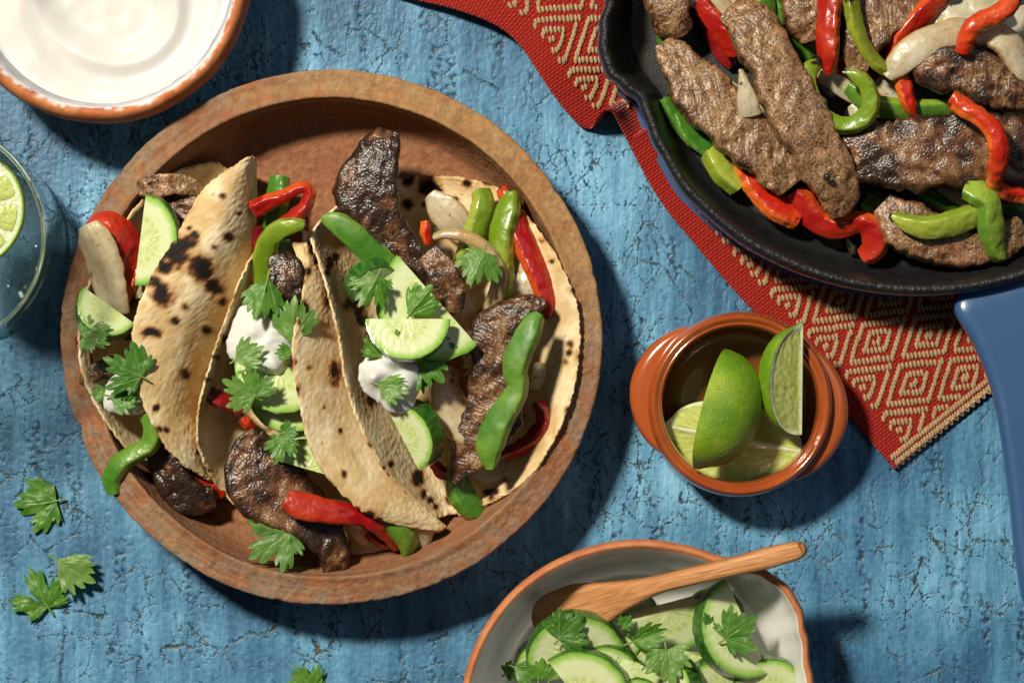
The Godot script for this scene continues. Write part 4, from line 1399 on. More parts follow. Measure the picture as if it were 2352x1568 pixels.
# ---------------------------------------------------------------- tacos
func make_tacos() -> void:
	var G := "beef strips in the tacos"
	var GP := "pepper strips in the tacos"
	var GO := "onion slices in the tacos"
	var GC := "cucumber slices on the tacos"
	var GL := "cilantro leaves on the tacos"
	# left taco
	beef([[318, 434, 38, 18], [355, 428, 41, 27], [400, 424, 42, 26], [440, 430, 40, 20], [468, 446, 38, 12]], 0.25, "thin grey-brown beef flap curling over the top of the left taco", G, {"t": 2.6, "amp": 0.7, "rim": 0.05})
	beef([[395, 448, 30, 28], [425, 480, 33, 46], [425, 530, 33, 52], [415, 575, 30, 40]], 0.38, "browned beef piece behind the upright cucumber slice in the left taco", G, {"t": 7.0, "dip": -20.0})
	beef([[338, 545, 26, 22], [318, 600, 28, 24], [300, 660, 30, 26], [292, 715, 31, 34], [312, 770, 28, 30]], 0.5, "dark-edged beef strip left of the scorched tortilla flap", G, {"t": 7.0, "dip": -20.0})
	pepper("red", [[199, 520, 46, 10], [224, 508, 48, 24], [262, 516, 49, 32], [290, 550, 47, 36], [300, 600, 44, 30], [292, 640, 42, 22]], "broad wet red pepper strip behind the upright onion, left taco", GP, {"t": 1.6, "bend": 0.5, "amp": 0.9})
	onion([[199, 514, 56, 24], [213, 545, 56, 37], [232, 590, 54, 42], [246, 640, 50, 42], [256, 690, 46, 40], [262, 720, 42, 34]], "broad pale onion slice standing at the outer edge of the left taco", GO, {"t": 1.6, "bend": 0.7, "lines": 5, "amp": 0.35, "roll": -14, "e": 0.5})
	pepper("orange", [[324, 575, 40, 8], [318, 610, 41, 12], [298, 650, 42, 15], [275, 690, 42, 17], [256, 712, 41, 13]], "narrow bright red pepper strip between onion and beef, left taco", GP, {"t": 2.0})
	onion([[318, 626, 40, 16], [325, 655, 40, 25], [332, 682, 39, 22]], "small onion piece tucked below the upright cucumber slice", GO, {"lines": 3})
	cucumber(327, 551, 46, 103, -82.5, "upright half-moon cucumber slice in the left taco", GC, {"squash": 0.9, "dip": -22.0, "lean": 4.0, "t": 5.0})
	cucumber(246, 708, 47, 72, 35.6, "cucumber wedge at the lower left with a grey-green leaf on it", GC, {"t": 9.0, "dip": -24.0, "green": 0.15})
	pepper("maroon", [[178, 772, 38, 6], [180, 790, 38, 9], [186, 806, 37, 6]], "tiny red pepper end poking out left of the cucumber wedge", GP)
	pepper("red", [[178, 757, 36, 6], [176, 785, 36, 8], [184, 800, 36, 6]], "second tiny red pepper tip at the plate's left rim", GP)
	beef([[192, 882, 36, 12], [208, 862, 37, 22], [232, 846, 36, 24], [260, 840, 34, 26]], 0.6, "small dark beef end beside the cream at the left edge", G, {"t": 5.0})
	var cream := mound(284, 902, 42, [60, 52, 58, 50, 54, 58, 48, 44, 46, 56, 62, 58], 6.0, [[262, 880, 26, 3.0], [300, 925, 22, 2.5], [318, 945, 16, 2.0]], Color(0.64, 0.645, 0.635))
	single("sour_cream", cream, M.cream, "dollop of sour cream at the left taco's outer edge", "sour cream", "sour cream dollops on the tacos")
	beef([[352, 1004, 24, 22], [372, 1040, 25, 36], [392, 1088, 24, 44], [420, 1130, 22, 44], [455, 1148, 20, 36], [488, 1142, 18, 24]], 0.95, "charred beef strip under the bottom end of the left taco", G, {"t": 8.0, "rim": 0.1})
	pepper("red", [[405, 1040, 24, 8], [440, 1082, 24, 13], [478, 1112, 22, 14], [512, 1136, 18, 11]], "red pepper strip under the lower edge of the left tortilla", GP)
	pepper("green", [[336, 950, 42, 18], [348, 985, 43, 20], [340, 1020, 42, 20], [306, 1042, 41, 20], [272, 1066, 40, 21], [254, 1100, 38, 20], [262, 1136, 37, 13]], "curved green pepper strip hanging over the plate's lower left rim", GP, {"roll": -26, "t": 2.6})
	cilantro(190, 775, 56, 74, -28, "dull grey-green cilantro leaf on the lower left cucumber wedge", GL, {"pale": 0.35, "wide": 0.85, "fold": -0.15, "stalk": 0.0})
	cilantro(196, 768, 55, 50, 70, "small dull cilantro lobe hanging off the lower left cucumber wedge", GL, {"pale": 0.3, "wide": 0.7, "stalk": 0.0})
	cilantro(322, 866, 57, 104, -150, "bright shiny cilantro leaf above the left sour cream", GL, {"wide": 0.95, "fold": -0.12})
	cilantro(318, 884, 53, 62, 172, "cilantro leaflet lying over the left sour cream's top", GL, {"wide": 0.7, "fold": -0.15, "stalk": 0.0})
	cilantro(252, 908, 50, 78, 12, "dark narrow cilantro leaf across the left sour cream", GL, {"wide": 0.7, "fold": 0.2})
	cilantro(246, 902, 44, 44, 178, "small cilantro leaf below the left sour cream by the tortilla edge", GL, {"wide": 0.7})
	# middle taco
	pepper("deep", [[640, 404, 26, 18], [636, 440, 27, 26], [628, 490, 26, 22], [616, 540, 24, 14]], "dark green pepper stub standing between the left and middle tacos", GP, {"t": 3.0})
	pepper("red", [[580, 484, 38, 18], [612, 466, 40, 18], [650, 452, 42, 13], [688, 432, 43, 10], [708, 438, 43, 10], [704, 466, 42, 13], [678, 494, 40, 15], [644, 516, 36, 14]], "glossy red pepper strip looped like a hairpin above the middle taco", GP, {"n": 70, "t": 2.4})
	pepper("maroon", [[588, 520, 30, 14], [594, 560, 28, 16], [592, 600, 26, 12]], "shaded red pepper strip deep between the two left tacos", GP)
	pepper("deep", [[650, 552, 36, 14], [662, 585, 36, 17], [672, 618, 35, 12]], "shaded green pepper piece under the yellow-green strip", GP)
	pepper("lime", [[702, 516, 56, 9], [672, 518, 56, 17], [640, 530, 54, 20], [614, 556, 51, 22], [604, 600, 47, 22], [606, 650, 43, 20], [612, 690, 40, 14]], "bent yellow-green pepper strip at the top of the middle taco", GP, {"t": 3.0, "roll": 14, "n": 60})
	beef([[648, 598, 42, 26], [662, 630, 45, 40], [664, 665, 45, 42], [652, 705, 42, 30]], 0.85, "charred glistening beef chunk below the yellow-green pepper strip", G, {"t": 9.0})
	var cream2 := mound(606, 782, 46, [76, 78, 92, 80, 72, 86, 88, 84, 92, 98, 100, 88], 7.0, [[622, 845, 40, 4.0], [580, 760, 26, 2.0], [640, 740, 30, 2.2], [610, 790, 22, 1.6], [560, 800, 24, 1.5]], Color(0.64, 0.645, 0.635))
	single("sour_cream", cream2, M.cream, "largest dollop of sour cream, in the middle taco", "sour cream", "sour cream dollops on the tacos")
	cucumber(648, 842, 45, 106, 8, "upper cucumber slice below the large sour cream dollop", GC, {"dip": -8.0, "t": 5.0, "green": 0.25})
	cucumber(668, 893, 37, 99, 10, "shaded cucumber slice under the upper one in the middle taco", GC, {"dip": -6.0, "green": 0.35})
	pepper("maroon", [[478, 900, 34, 16], [500, 915, 34, 20], [530, 930, 32, 16], [560, 948, 30, 10]], "nearly black roasted pepper piece by the middle tortilla's left edge", GP, {"burn": 0.35})
	pepper("red", [[556, 958, 34, 9], [568, 972, 34, 12], [586, 990, 31, 9]], "small red pepper end below the shaded cucumber slice", GP)
	cucumber(700, 1076, 42, 66, 196, "cucumber slice peeping from the lower flap of the middle taco", GC, {"dip": 4.0, "green": 0.3})
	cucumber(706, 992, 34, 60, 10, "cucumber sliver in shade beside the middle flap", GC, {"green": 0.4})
	beef([[604, 996, 30, 24], [584, 1038, 32, 46], [590, 1082, 33, 74], [634, 1130, 31, 84], [704, 1182, 28, 60], [746, 1224, 26, 47], [768, 1264, 23, 36], [774, 1306, 19, 24]], 0.62, "largest crusted beef strip, hanging from the middle taco to the plate", G, {"grain": 60.0, "t": 9.5, "rim": 0.35})
	onion([[806, 1200, 22, 20], [830, 1222, 20, 22], [846, 1246, 17, 18]], "small onion piece under the long dark red pepper strip", GO, {"lines": 4})
	pepper("red", [[655, 1146, 46, 22], [690, 1160, 46, 32], [750, 1174, 44, 28], [810, 1182, 40, 24], [860, 1202, 34, 20], [892, 1234, 26, 16], [908, 1256, 20, 9]], "long dark red pepper strip along the bottom of the middle taco", GP, {"n": 70, "t": 2.8, "roll": 12, "bend": 0.4})
	pepper("maroon", [[845, 1222, 20, 10], [872, 1240, 18, 14], [902, 1254, 16, 8]], "short red pepper strip lying under the long dark red one", GP)
	pepper("green", [[884, 1186, 32, 18], [908, 1216, 30, 27], [928, 1244, 26, 24], [938, 1282, 20, 6]], "pointed green pepper tip at the bottom of the middle taco", GP, {"t": 3.4, "bend": 0.9, "cap": 0.3})
	onion([[970, 1196, 26, 28], [974, 1226, 23, 25], [972, 1266, 16, 8]], "grey onion piece under the tip of the middle tortilla", GO, {"t": 2.0, "tone": -0.2})
	cilantro(616, 640, 60, 108, 106, "dark cilantro leaf hanging at the top of the large sour cream", GL, {"wide": 0.62, "fold": -0.35, "curl": -0.1})
	cilantro(628, 690, 53, 52, 96, "cut strip of cilantro leaf on the large sour cream", GL, {"wide": 0.5, "pale": 0.2, "stalk": 0.0})
	cilantro(668, 786, 58, 118, -84, "tall light cilantro leaf beside the charred beef chunk", GL, {"wide": 0.62, "pale": 0.3, "fold": -0.25})
	cilantro(540, 826, 57, 80, -26, "pale cilantro leaf across the lower part of the large sour cream", GL, {"wide": 0.66, "pale": 0.55})
	cilantro(672, 808, 56, 46, 176, "small dark cilantro scrap at the right of the large sour cream", GL, {"wide": 0.62, "stalk": 0.3})
	cilantro(584, 912, 57, 92, -148, "large flat cilantro leaf in front of the large sour cream", GL, {"wide": 0.98, "pale": 0.22, "curl": 0.05})
	cilantro(588, 910, 58, 66, -55, "smaller shiny cilantro lobe beside the large flat leaf", GL, {"wide": 0.7, "pale": 0.2, "stalk": 0.0})
	cilantro(652, 1004, 52, 72, 104, "cilantro sprig above the crusted beef strip", GL, {"wide": 0.85, "pale": 0.15})
	cilantro(646, 994, 52, 46, -14, "small cilantro leaf by the middle flap above the sprig", GL, {"wide": 0.8})
	# right taco
	beef([[888, 312, 40, 26], [868, 352, 44, 46], [844, 410, 46, 68], [846, 470, 45, 66], [874, 530, 42, 56], [915, 578, 40, 46], [965, 625, 38, 42], [985, 660, 34, 34]], 0.78, "tall dark seared beef strip leaning up out of the right taco", G, {"grain": 125.0, "t": 7.5, "rim": 0.25})
	onion([[985, 446, 26, 16], [1008, 472, 27, 34], [1040, 505, 27, 38], [1074, 540, 25, 34]], "square pale onion piece on the charred top of the right tortilla", GO, {"t": 1.4, "lines": 4, "tone": -0.15})
	pepper("orange", [[977, 506, 33, 5], [978, 530, 33, 10], [982, 562, 31, 10]], "little red pepper tip beside the pale onion piece", GP)
	pepper("red", [[1154, 428, 32, 10], [1172, 470, 35, 16], [1196, 530, 35, 25], [1222, 585, 36, 29], [1246, 640, 37, 27], [1260, 690, 36, 22], [1256, 732, 34, 8]], "long glossy red pepper strip along the right rim of the right taco", GP, {"n": 64, "t": 2.6, "bend": 0.5})
	pepper("lime", [[1106, 436, 32, 18], [1112, 470, 34, 25], [1098, 520, 34, 25], [1082, 570, 32, 24], [1064, 610, 28, 20]], "short bright green pepper strip nearest the charred tortilla edge", GP, {"t": 3.0, "bend": 0.4})
	onion([[1130, 490, 28, 8], [1128, 530, 29, 11], [1126, 570, 28, 10]], "thin onion sliver between two upright green pepper strips", GO)
	pepper("lime", [[1176, 440, 34, 16], [1164, 480, 37, 26], [1150, 540, 38, 28], [1148, 600, 37, 25], [1156, 660, 34, 20], [1152, 690, 32, 12]], "tall upright green pepper strip beside the long red one", GP, {"t": 3.2, "bend": 0.5})
	onion([[1198, 598, 30, 24], [1206, 630, 32, 38], [1202, 664, 32, 40], [1196, 690, 30, 26]], "translucent white onion chunk beside the long red pepper", GO, {"tone": -0.3, "t": 2.4, "lines": 7})
	onion([[1062, 600, 28, 16], [1056, 650, 26, 24], [1062, 700, 24, 26]], "pale onion piece under the cilantro leaf in the right taco", GO, {"lines": 4})
	onion([[994, 546, 42, 7], [1030, 539, 44, 11], [1076, 548, 45, 14], [1118, 578, 44, 16], [1142, 624, 42, 17], [1138, 676, 38, 18], [1116, 730, 32, 22], [1108, 780, 26, 20]], "golden browned onion ring arching through the right taco", GO, {"tone": 0.55, "n": 80, "t": 2.0, "roll": -20, "lines": 22, "burn": 0.06})
	onion([[1072, 672, 32, 18], [1070, 720, 33, 26], [1064, 770, 31, 26], [1050, 820, 28, 24]], "shaded brown onion slice left of the right beef strip", GO, {"tone": 0.6, "lines": 6})
	beef([[986, 584, 45, 26], [1012, 620, 47, 38], [1026, 660, 46, 42], [1030, 705, 42, 32]], 0.45, "rounded brown beef end beside the largest cucumber slice", G, {"t": 7.0})
	beef([[1250, 694, 42, 12], [1206, 706, 43, 30], [1158, 738, 42, 46], [1134, 800, 40, 58], [1142, 870, 38, 66], [1134, 945, 35, 62], [1086, 1030, 31, 46], [1044, 1092, 25, 22]], 0.52, "long brown beef strip bending down the right taco", G, {"grain": 20.0, "t": 8.5, })
	onion([[1030, 842, 30, 26], [1026, 890, 34, 36], [1040, 945, 36, 42], [1078, 990, 37, 36], [1108, 1004, 36, 22]], "curved ribbed onion slice beside the S-shaped green pepper", GO, {"tone": 0.25, "lines": 18, "t": 2.0, "n": 60})
	onion([[1242, 832, 30, 16], [1238, 862, 30, 20], [1230, 896, 28, 16]], "small square onion piece right of the S-shaped green pepper", GO, {"tone": 0.4, "lines": 3})
	onion([[1070, 1062, 16, 20], [1120, 1076, 16, 36], [1170, 1062, 18, 34], [1200, 1030, 20, 18]], "flat pale onion slice on the bottom of the right tortilla", GO, {"lines": 3, "tone": -0.1})
	pepper("maroon", [[996, 1062, 22, 10], [1016, 1086, 22, 16], [1060, 1084, 22, 12], [1105, 1062, 22, 9]], "red pepper strip half hidden under the right beef strip", GP)
	pepper("maroon", [[1232, 922, 34, 8], [1246, 950, 35, 15], [1246, 978, 34, 20], [1222, 1006, 32, 19], [1184, 1030, 30, 14], [1150, 1046, 27, 10]], "crumpled dark red pepper strip at the right taco's lower rim", GP, {"t": 3.0, "amp": 0.8})
	pepper("deep", [[1050, 1084, 22, 18], [1056, 1120, 22, 28], [1072, 1150, 21, 28], [1098, 1184, 18, 20]], "green pepper end resting on the plate below the right taco", GP, {"t": 4.0, "bend": 0.2})
	pepper("green", [[1236, 722, 56, 14], [1218, 752, 58, 24], [1194, 806, 58, 28], [1182, 852, 57, 26], [1188, 888, 56, 22], [1162, 938, 55, 29], [1134, 990, 53, 30], [1124, 1032, 51, 27], [1130, 1074, 48, 10]], "large S-shaped green pepper strip on top of the right taco", GP, {"n": 90, "t": 3.2, "roll": -24, "dry": true})
	pepper("green", [[742, 498, 54, 10], [776, 514, 56, 24], [816, 545, 56, 29], [858, 586, 53, 30], [905, 630, 48, 32], [930, 660, 44, 26]], "smooth waxy green pepper strip across the top of the right taco", GP, {"n": 60, "t": 2.8, "dry": true, "roll": -10})
	cucumber(850, 648, 54, 58, 141, "small glossy-skinned cucumber slice below the waxy pepper strip", GC, {"dip": -52.0, "t": 7.0})
	cucumber(1003, 690, 52, 135, 48.5, "largest cucumber half-moon, in the right taco", GC, {"dip": -8.0, "t": 5.5})
	cucumber(940, 1000, 44, 79, 243, "thick dark-skinned cucumber slice below the small sour cream", GC, {"dip": -36.0, "t": 11.0, "green": 0.15})
	cucumber(936, 736, 61, 93, 0, "front half-moon cucumber slice with a straight top edge, right taco", GC, {"dip": -16.0, "t": 5.5, "green": 0.1})
	var cream3 := mound(892, 868, 54, [76, 80, 88, 76, 60, 66, 70, 72, 76, 76, 74, 74], 5.0, [[904, 820, 30, 7.0], [858, 866, 26, 6.0], [932, 888, 30, 5.0], [905, 905, 20, 2.0]], Color(0.64, 0.645, 0.635))
	single("sour_cream", cream3, M.cream, "lumpy dollop of sour cream in the right taco", "sour cream", "sour cream dollops on the tacos")
	cilantro(868, 634, 66, 92, 118, "dark folded cilantro leaf left of the largest cucumber slice", GL, {"wide": 0.85, "fold": -0.3})
	cilantro(938, 724, 62, 96, -50, "bright cilantro leaf lying on the largest cucumber slice", GL, {"wide": 0.72, "fold": -0.15})
	cilantro(874, 820, 60, 62, -132, "curled cilantro leaf left of the right taco's cream", GL, {"wide": 0.62, "fold": -0.2})
	cilantro(868, 882, 62, 80, 18, "light cilantro leaf on the lower cream in the right taco", GL, {"wide": 0.7, "pale": 0.45})
	cilantro(948, 798, 54, 118, 42, "broad dark cilantro leaf right of the lumpy cream", GL, {"wide": 0.9})
	cilantro(962, 838, 50, 72, 80, "narrow dark cilantro leaflet under the broad dark one", GL, {"wide": 0.62})
	cilantro(888, 822, 62, 26, -20, "tiny cilantro flake on top of the lumpy cream", GL, {"wide": 0.6, "stalk": 0.0})
	cilantro(934, 808, 62, 32, 160, "cilantro scrap where the lumpy cream meets the cucumber", GL, {"wide": 0.8, "stalk": 0.0})
	cilantro(908, 754, 66, 20, 66, "tiny cilantro sliver on the straight-topped cucumber slice", GL, {"wide": 0.3, "stalk": 0.0})
	cilantro(1112, 578, 55, 92, 112, "cilantro leaf hanging inside the golden onion ring", GL, {"wide": 0.85, "pale": 0.15, "fold": -0.15})
	cilantro(664, 1222, 38, 124, 143, "bright cilantro leaf on the bare lower part of the plate", "cilantro leaves lying loose", {"wide": 0.92, "pale": 0.25, "lift": 4.0, "stalk": 0.1, "fold": 0.06})

# ---------------------------------------------------------------- skillet filling
func make_filling() -> void:
	var G := "beef strips in the skillet"
	var GP := "pepper strips in the skillet"
	var GO := "onion slices in the skillet"
	pepper("maroon", [[1600, -10, 12, 24], [1630, 50, 13, 28], [1660, 110, 13, 28], [1690, 150, 13, 20]], "shaded red pepper deep beside the upper left beef", GP)
	pepper("red", [[1604, 0, 24, 18], [1634, 40, 25, 22], [1660, 80, 24, 22], [1686, 130, 20, 16]], "dark red pepper strip left of the long centre beef strip", GP)
	pepper("deep", [[1522, 62, 14, 15], [1528, 100, 13, 18], [1540, 130, 12, 12]], "dark green pepper piece below the upper left beef chunk", GP)
	pepper("deep", [[1555, 258, 16, 10], [1585, 300, 16, 26], [1625, 335, 16, 27], [1658, 352, 15, 14]], "flat green pepper leaf shape against the skillet's left wall", GP, {"t": 1.6})
	pepper("lime", [[1630, 345, 18, 16], [1650, 372, 20, 26], [1672, 402, 20, 28], [1700, 432, 19, 20]], "blunt green pepper strip at the skillet's lower left", GP, {"t": 3.6, "inside": true})
	pepper("orange", [[1690, 362, 20, 10], [1722, 400, 21, 24], [1748, 436, 22, 30], [1790, 472, 22, 36], [1838, 500, 20, 28]], "broad orange-red pepper strip below the left beef strip", GP, {"t": 3.0, "bend": 0.4})
	pepper("red", [[1820, 440, 22, 24], [1850, 478, 22, 30], [1886, 514, 22, 26], [1930, 524, 23, 24], [1976, 512, 24, 22], [2002, 530, 24, 26], [2006, 566, 22, 28], [1984, 590, 18, 20]], "hooked red pepper strip at the bottom of the skillet", GP, {"n": 70, "t": 3.2, "burn": 0.0})
	pepper("olive", [[1950, 545, 14, 6], [1958, 565, 14, 12], [1964, 582, 13, 8]], "burnt black pepper scrap beside the hooked red strip", GP, {"burn": 1.0})
	pepper("maroon", [[1920, 140, 14, 22], [1970, 180, 14, 30], [2030, 200, 14, 30], [2080, 210, 14, 22]], "shaded red pepper under the curled green one", GP)
	pepper("deep", [[1986, 455, 10, 20], [2010, 470, 10, 28], [2040, 480, 10, 22]], "dark green pepper sunk in the juices below the seared beef", GP)
	pepper("deep", [[2110, 440, 18, 12], [2150, 456, 18, 18], [2205, 482, 17, 16]], "shaded green pepper under the big seared beef strip", GP)
	pepper("deep", [[2285, 476, 20, 14], [2320, 474, 20, 16], [2370, 466, 20, 16]], "green pepper strip at the skillet's far right", GP)
	pepper("maroon", [[2290, 450, 18, 10], [2320, 460, 18, 14], [2370, 458, 18, 14]], "red pepper strip shaded at the far right of the skillet", GP)
	onion([[1590, -20, 22, 30], [1640, 10, 23, 34], [1690, 40, 22, 24]], "onion petal at the skillet's top left", GO, {"lines": 5})
	onion([[1700, -20, 26, 26], [1714, 20, 27, 30], [1716, 58, 26, 24]], "wet onion piece above the long centre beef strip", GO, {"tone": -0.1, "lines": 4})
	pepper("green", [[1752, -20, 28, 22], [1762, 10, 28, 24], [1764, 44, 26, 18]], "green pepper end above the long centre beef strip", GP)
	pepper("deep", [[1770, -5, 22, 14], [1800, 50, 22, 18], [1834, 100, 22, 18], [1864, 140, 21, 8]], "dark green pepper strip pointing down right of the centre beef", GP)
	beef([[1522, -50, 22, 50], [1530, 0, 24, 52], [1540, 40, 23, 50], [1556, 78, 20, 30]], 0.45, "brown beef chunk at the skillet's upper left", G, {"t": 8.5})
	beef([[1838, -50, 24, 54], [1840, 0, 26, 50], [1850, 45, 26, 46], [1862, 84, 23, 30]], 0.35, "reddish brown beef chunk at the skillet's top centre", G, {"t": 8.5})
	beef([[1530, 110, 20, 20], [1556, 140, 23, 42], [1600, 196, 26, 60], [1660, 262, 27, 68], [1726, 322, 26, 68], [1778, 376, 25, 58], [1812, 424, 22, 34]], 0.16, "broad ribbed beef strip at the skillet's left", G, {"grain": 80.0, "t": 9.0, "rim": 0.3})
	beef([[1688, 38, 28, 30], [1724, 60, 33, 56], [1764, 120, 36, 60], [1806, 208, 38, 66], [1856, 306, 38, 64], [1900, 390, 34, 58], [1924, 440, 30, 48], [1926, 484, 26, 20]], 0.10, "longest tan beef strip running down the skillet's centre", G, {"grain": 40.0, "t": 9.5, "rim": 0.2})
	onion([[1700, 158, 40, 6], [1708, 190, 40, 14], [1716, 232, 38, 24], [1724, 268, 35, 25]], "wedge-shaped onion piece between the two left beef strips", GO, {"lines": 5, "t": 1.8, "tone": -0.1, "cap": 0.15})
	beef([[2062, -40, 24, 70], [2040, 0, 28, 78], [2005, 50, 30, 66], [1978, 100, 30, 44], [1966, 156, 26, 24]], 0.28, "broad dark beef slab behind the thin olive pepper", G, {"t": 6.5, "n": 90})
	pepper("red", [[1906, -20, 36, 24], [1902, 40, 38, 26], [1900, 100, 38, 25], [1902, 140, 36, 20], [1908, 172, 34, 6]], "straight upright red pepper strip at the skillet's top centre", GP, {"t": 2.6, "cap": 0.2})
	pepper("olive", [[1956, -20, 42, 20], [1964, 40, 43, 18], [1980, 90, 42, 15], [2005, 130, 40, 13], [2032, 158, 38, 11], [2056, 170, 36, 4]], "thin olive pepper strip with a burnt spot, across the beef slab", GP, {"t": 2.2, "burn": 0.34, "n": 60})
	pepper("red", [[2176, -20, 30, 20], [2130, 24, 32, 24], [2090, 66, 32, 24], [2064, 106, 30, 22], [2056, 150, 26, 18]], "slanted dark red pepper strip right of the beef slab", GP, {"t": 2.8})
	onion([[1880, 176, 24, 14], [1912, 186, 25, 20], [1946, 208, 24, 22], [1970, 230, 22, 14]], "grey onion slice inside the curled green pepper", GO, {"lines": 4, "tone": 0.1})
	onion([[1955, 240, 22, 10], [1968, 258, 23, 18], [1990, 268, 22, 12]], "small bluish onion bit in the pepper curl", GO, {"lines": 3, "tone": -0.5})
	pepper("green", [[1950, 198, 26, 16], [1976, 222, 28, 22], [2010, 244, 28, 24], [2070, 254, 27, 22], [2130, 254, 25, 22], [2200, 248, 22, 18]], "level green pepper strip below the onion arc", GP, {"n": 60, "t": 2.8})
	pepper("lime", [[1886, 138, 34, 14], [1862, 160, 38, 16], [1856, 190, 40, 18], [1872, 236, 40, 18], [1900, 272, 40, 18], [1944, 288, 41, 18], [1984, 272, 43, 18], [2000, 236, 45, 18], [1992, 200, 46, 17], [1972, 176, 46, 15], [1936, 164, 44, 8]], "curled yellow-green pepper ring in the middle of the skillet", GP, {"n": 110, "t": 2.8, "roll": 22, "burn": 0.28})
	pepper("orange", [[2070, 166, 34, 16], [2082, 200, 35, 20], [2092, 236, 34, 17], [2098, 264, 31, 4]], "pointed orange-red pepper tip below the onion arc", GP, {"t": 2.4, "bend": 0.5})
	onion([[2126, 60, 26, 20], [2150, 40, 28, 26], [2180, 10, 28, 30]], "small onion piece at the skillet's top right", GO, {"lines": 3})
	onion([[2180, 26, 32, 20], [2214, 34, 34, 40], [2264, 22, 34, 46], [2310, 6, 32, 36]], "broad pale onion slice under the curled red pepper", GO, {"lines": 6, "tone": -0.25})
	onion([[2330, 20, 26, 34], [2350, 60, 26, 40], [2372, 90, 24, 36]], "onion slice at the skillet's top right corner", GO, {"lines": 5, "tone": -0.1})
	onion([[2038, 178, 38, 14], [2062, 150, 40, 28], [2098, 116, 41, 34], [2150, 88, 41, 34], [2204, 70, 39, 30], [2236, 64, 36, 22]], "thick arched onion slice right of the olive pepper", GO, {"lines": 9, "t": 2.4, "n": 60, "tone": 0.05, "roll": 8})
	beef([[2108, 168, 30, 22], [2150, 164, 33, 46], [2206, 164, 34, 58], [2262, 186, 33, 56], [2316, 214, 31, 42], [2380, 228, 28, 34]], 0.55, "knobbly seared beef strip at the skillet's right", G, {"t": 9.5, })
	onion([[2240, 78, 42, 24], [2276, 74, 43, 30], [2316, 96, 43, 34], [2342, 140, 41, 32], [2358, 188, 38, 24]], "glossy curved onion slice over the right beef strip", GO, {"lines": 8, "t": 2.4, "n": 60, "tone": 0.1})
	onion([[2318, 240, 26, 16], [2334, 270, 27, 32], [2352, 300, 25, 26]], "translucent onion piece right of the bent red pepper", GO, {"lines": 5, "tone": -0.2})
	pepper("orange", [[2330, -14, 50, 20], [2306, 22, 52, 24], [2268, 40, 52, 22], [2236, 58, 52, 22], [2220, 88, 50, 22], [2212, 118, 46, 20]], "curled orange-red pepper strip lying on the pale onions", GP, {"n": 64, "t": 3.6, "e": 0.75, "amp": 0.6})
	beef([[1938, 352, 24, 34], [1982, 352, 28, 66], [2050, 356, 30, 80], [2120, 354, 31, 84], [2190, 348, 31, 88], [2260, 342, 30, 84], [2330, 346, 28, 74], [2400, 352, 24, 60]], 0.58, "biggest dark-crusted beef strip lying across the skillet", G, {"grain": 75.0, "t": 10.5, "rim": 0.42})
	pepper("orange", [[2186, 224, 50, 16], [2216, 244, 52, 20], [2252, 266, 53, 20], [2286, 300, 53, 24], [2298, 340, 52, 26], [2292, 384, 48, 22], [2286, 416, 42, 16], [2306, 438, 36, 15], [2340, 446, 33, 14], [2376, 458, 32, 12]], "long bent orange-red pepper strip over the biggest beef strip", GP, {"n": 100, "t": 3.8, "e": 0.72, "amp": 0.6})
	beef([[2030, 476, 18, 30], [2062, 506, 21, 50], [2110, 536, 22, 60], [2180, 560, 22, 50], [2250, 562, 22, 50], [2316, 548, 20, 40], [2336, 530, 17, 24]], 0.24, "beef strip along the skillet's bottom edge", G, {"t": 8.5, })
	pepper("green", [[2218, 428, 38, 24], [2250, 440, 40, 30], [2274, 466, 40, 26], [2280, 510, 38, 30], [2286, 556, 34, 27], [2300, 596, 28, 12]], "forked green pepper strip at the skillet's lower right", GP, {"n": 64, "t": 3.0, "inside": true, "bend": 0.3})
	pepper("lime", [[2052, 492, 34, 6], [2082, 512, 36, 18], [2130, 524, 37, 26], [2186, 516, 37, 28], [2236, 498, 36, 25], [2262, 484, 33, 18]], "crescent of yellow-green pepper along the lower beef strip", GP, {"n": 60, "t": 2.8, "inside": true})
	onion([[1640, 176, 12, 14], [1690, 214, 14, 22], [1736, 250, 14, 22], [1770, 300, 13, 16]], "pale onion slice low between the two left beef strips", GO, {"lines": 6})
	onion([[1868, 96, 16, 14], [1888, 130, 18, 24], [1900, 176, 18, 22]], "onion slice in the gap below the upright red pepper strip", GO, {"lines": 4, "tone": 0.1})
	onion([[2010, 186, 18, 16], [2046, 214, 20, 26], [2084, 230, 20, 20]], "onion piece in shade left of the pointed pepper tip", GO, {"lines": 4, "tone": 0.2})
	pepper("red", [[1722, 108, 14, 16], [1694, 70, 14, 20], [1676, 24, 14, 20], [1668, -20, 14, 18]], "dark red pepper strip under the top onion petal", GP)
	pepper("deep", [[1600, 330, 12, 14], [1560, 280, 12, 18], [1530, 220, 12, 16]], "dark green pepper strip against the pan wall left of the ribbed beef", GP)
	onion([[2150, 440, 16, 20], [2190, 462, 18, 28], [2240, 470, 18, 22]], "onion slice peeping below the biggest beef strip", GO, {"lines": 5, "tone": 0.15})
	pepper("red", [[2130, 470, 14, 14], [2180, 486, 15, 20], [2236, 490, 15, 18], [2300, 470, 14, 14]], "red pepper strip hidden behind the green crescent", GP)
	onion([[2110, 14, 30, 18], [2140, -4, 31, 26], [2176, -18, 31, 28]], "browned onion slice at the top edge right of the beef slab", GO, {"lines": 4, "tone": 0.25})
	var pc := SphereMesh.new()
	pc.radius = 0.0013
	pc.height = 0.0024
	var k := 0
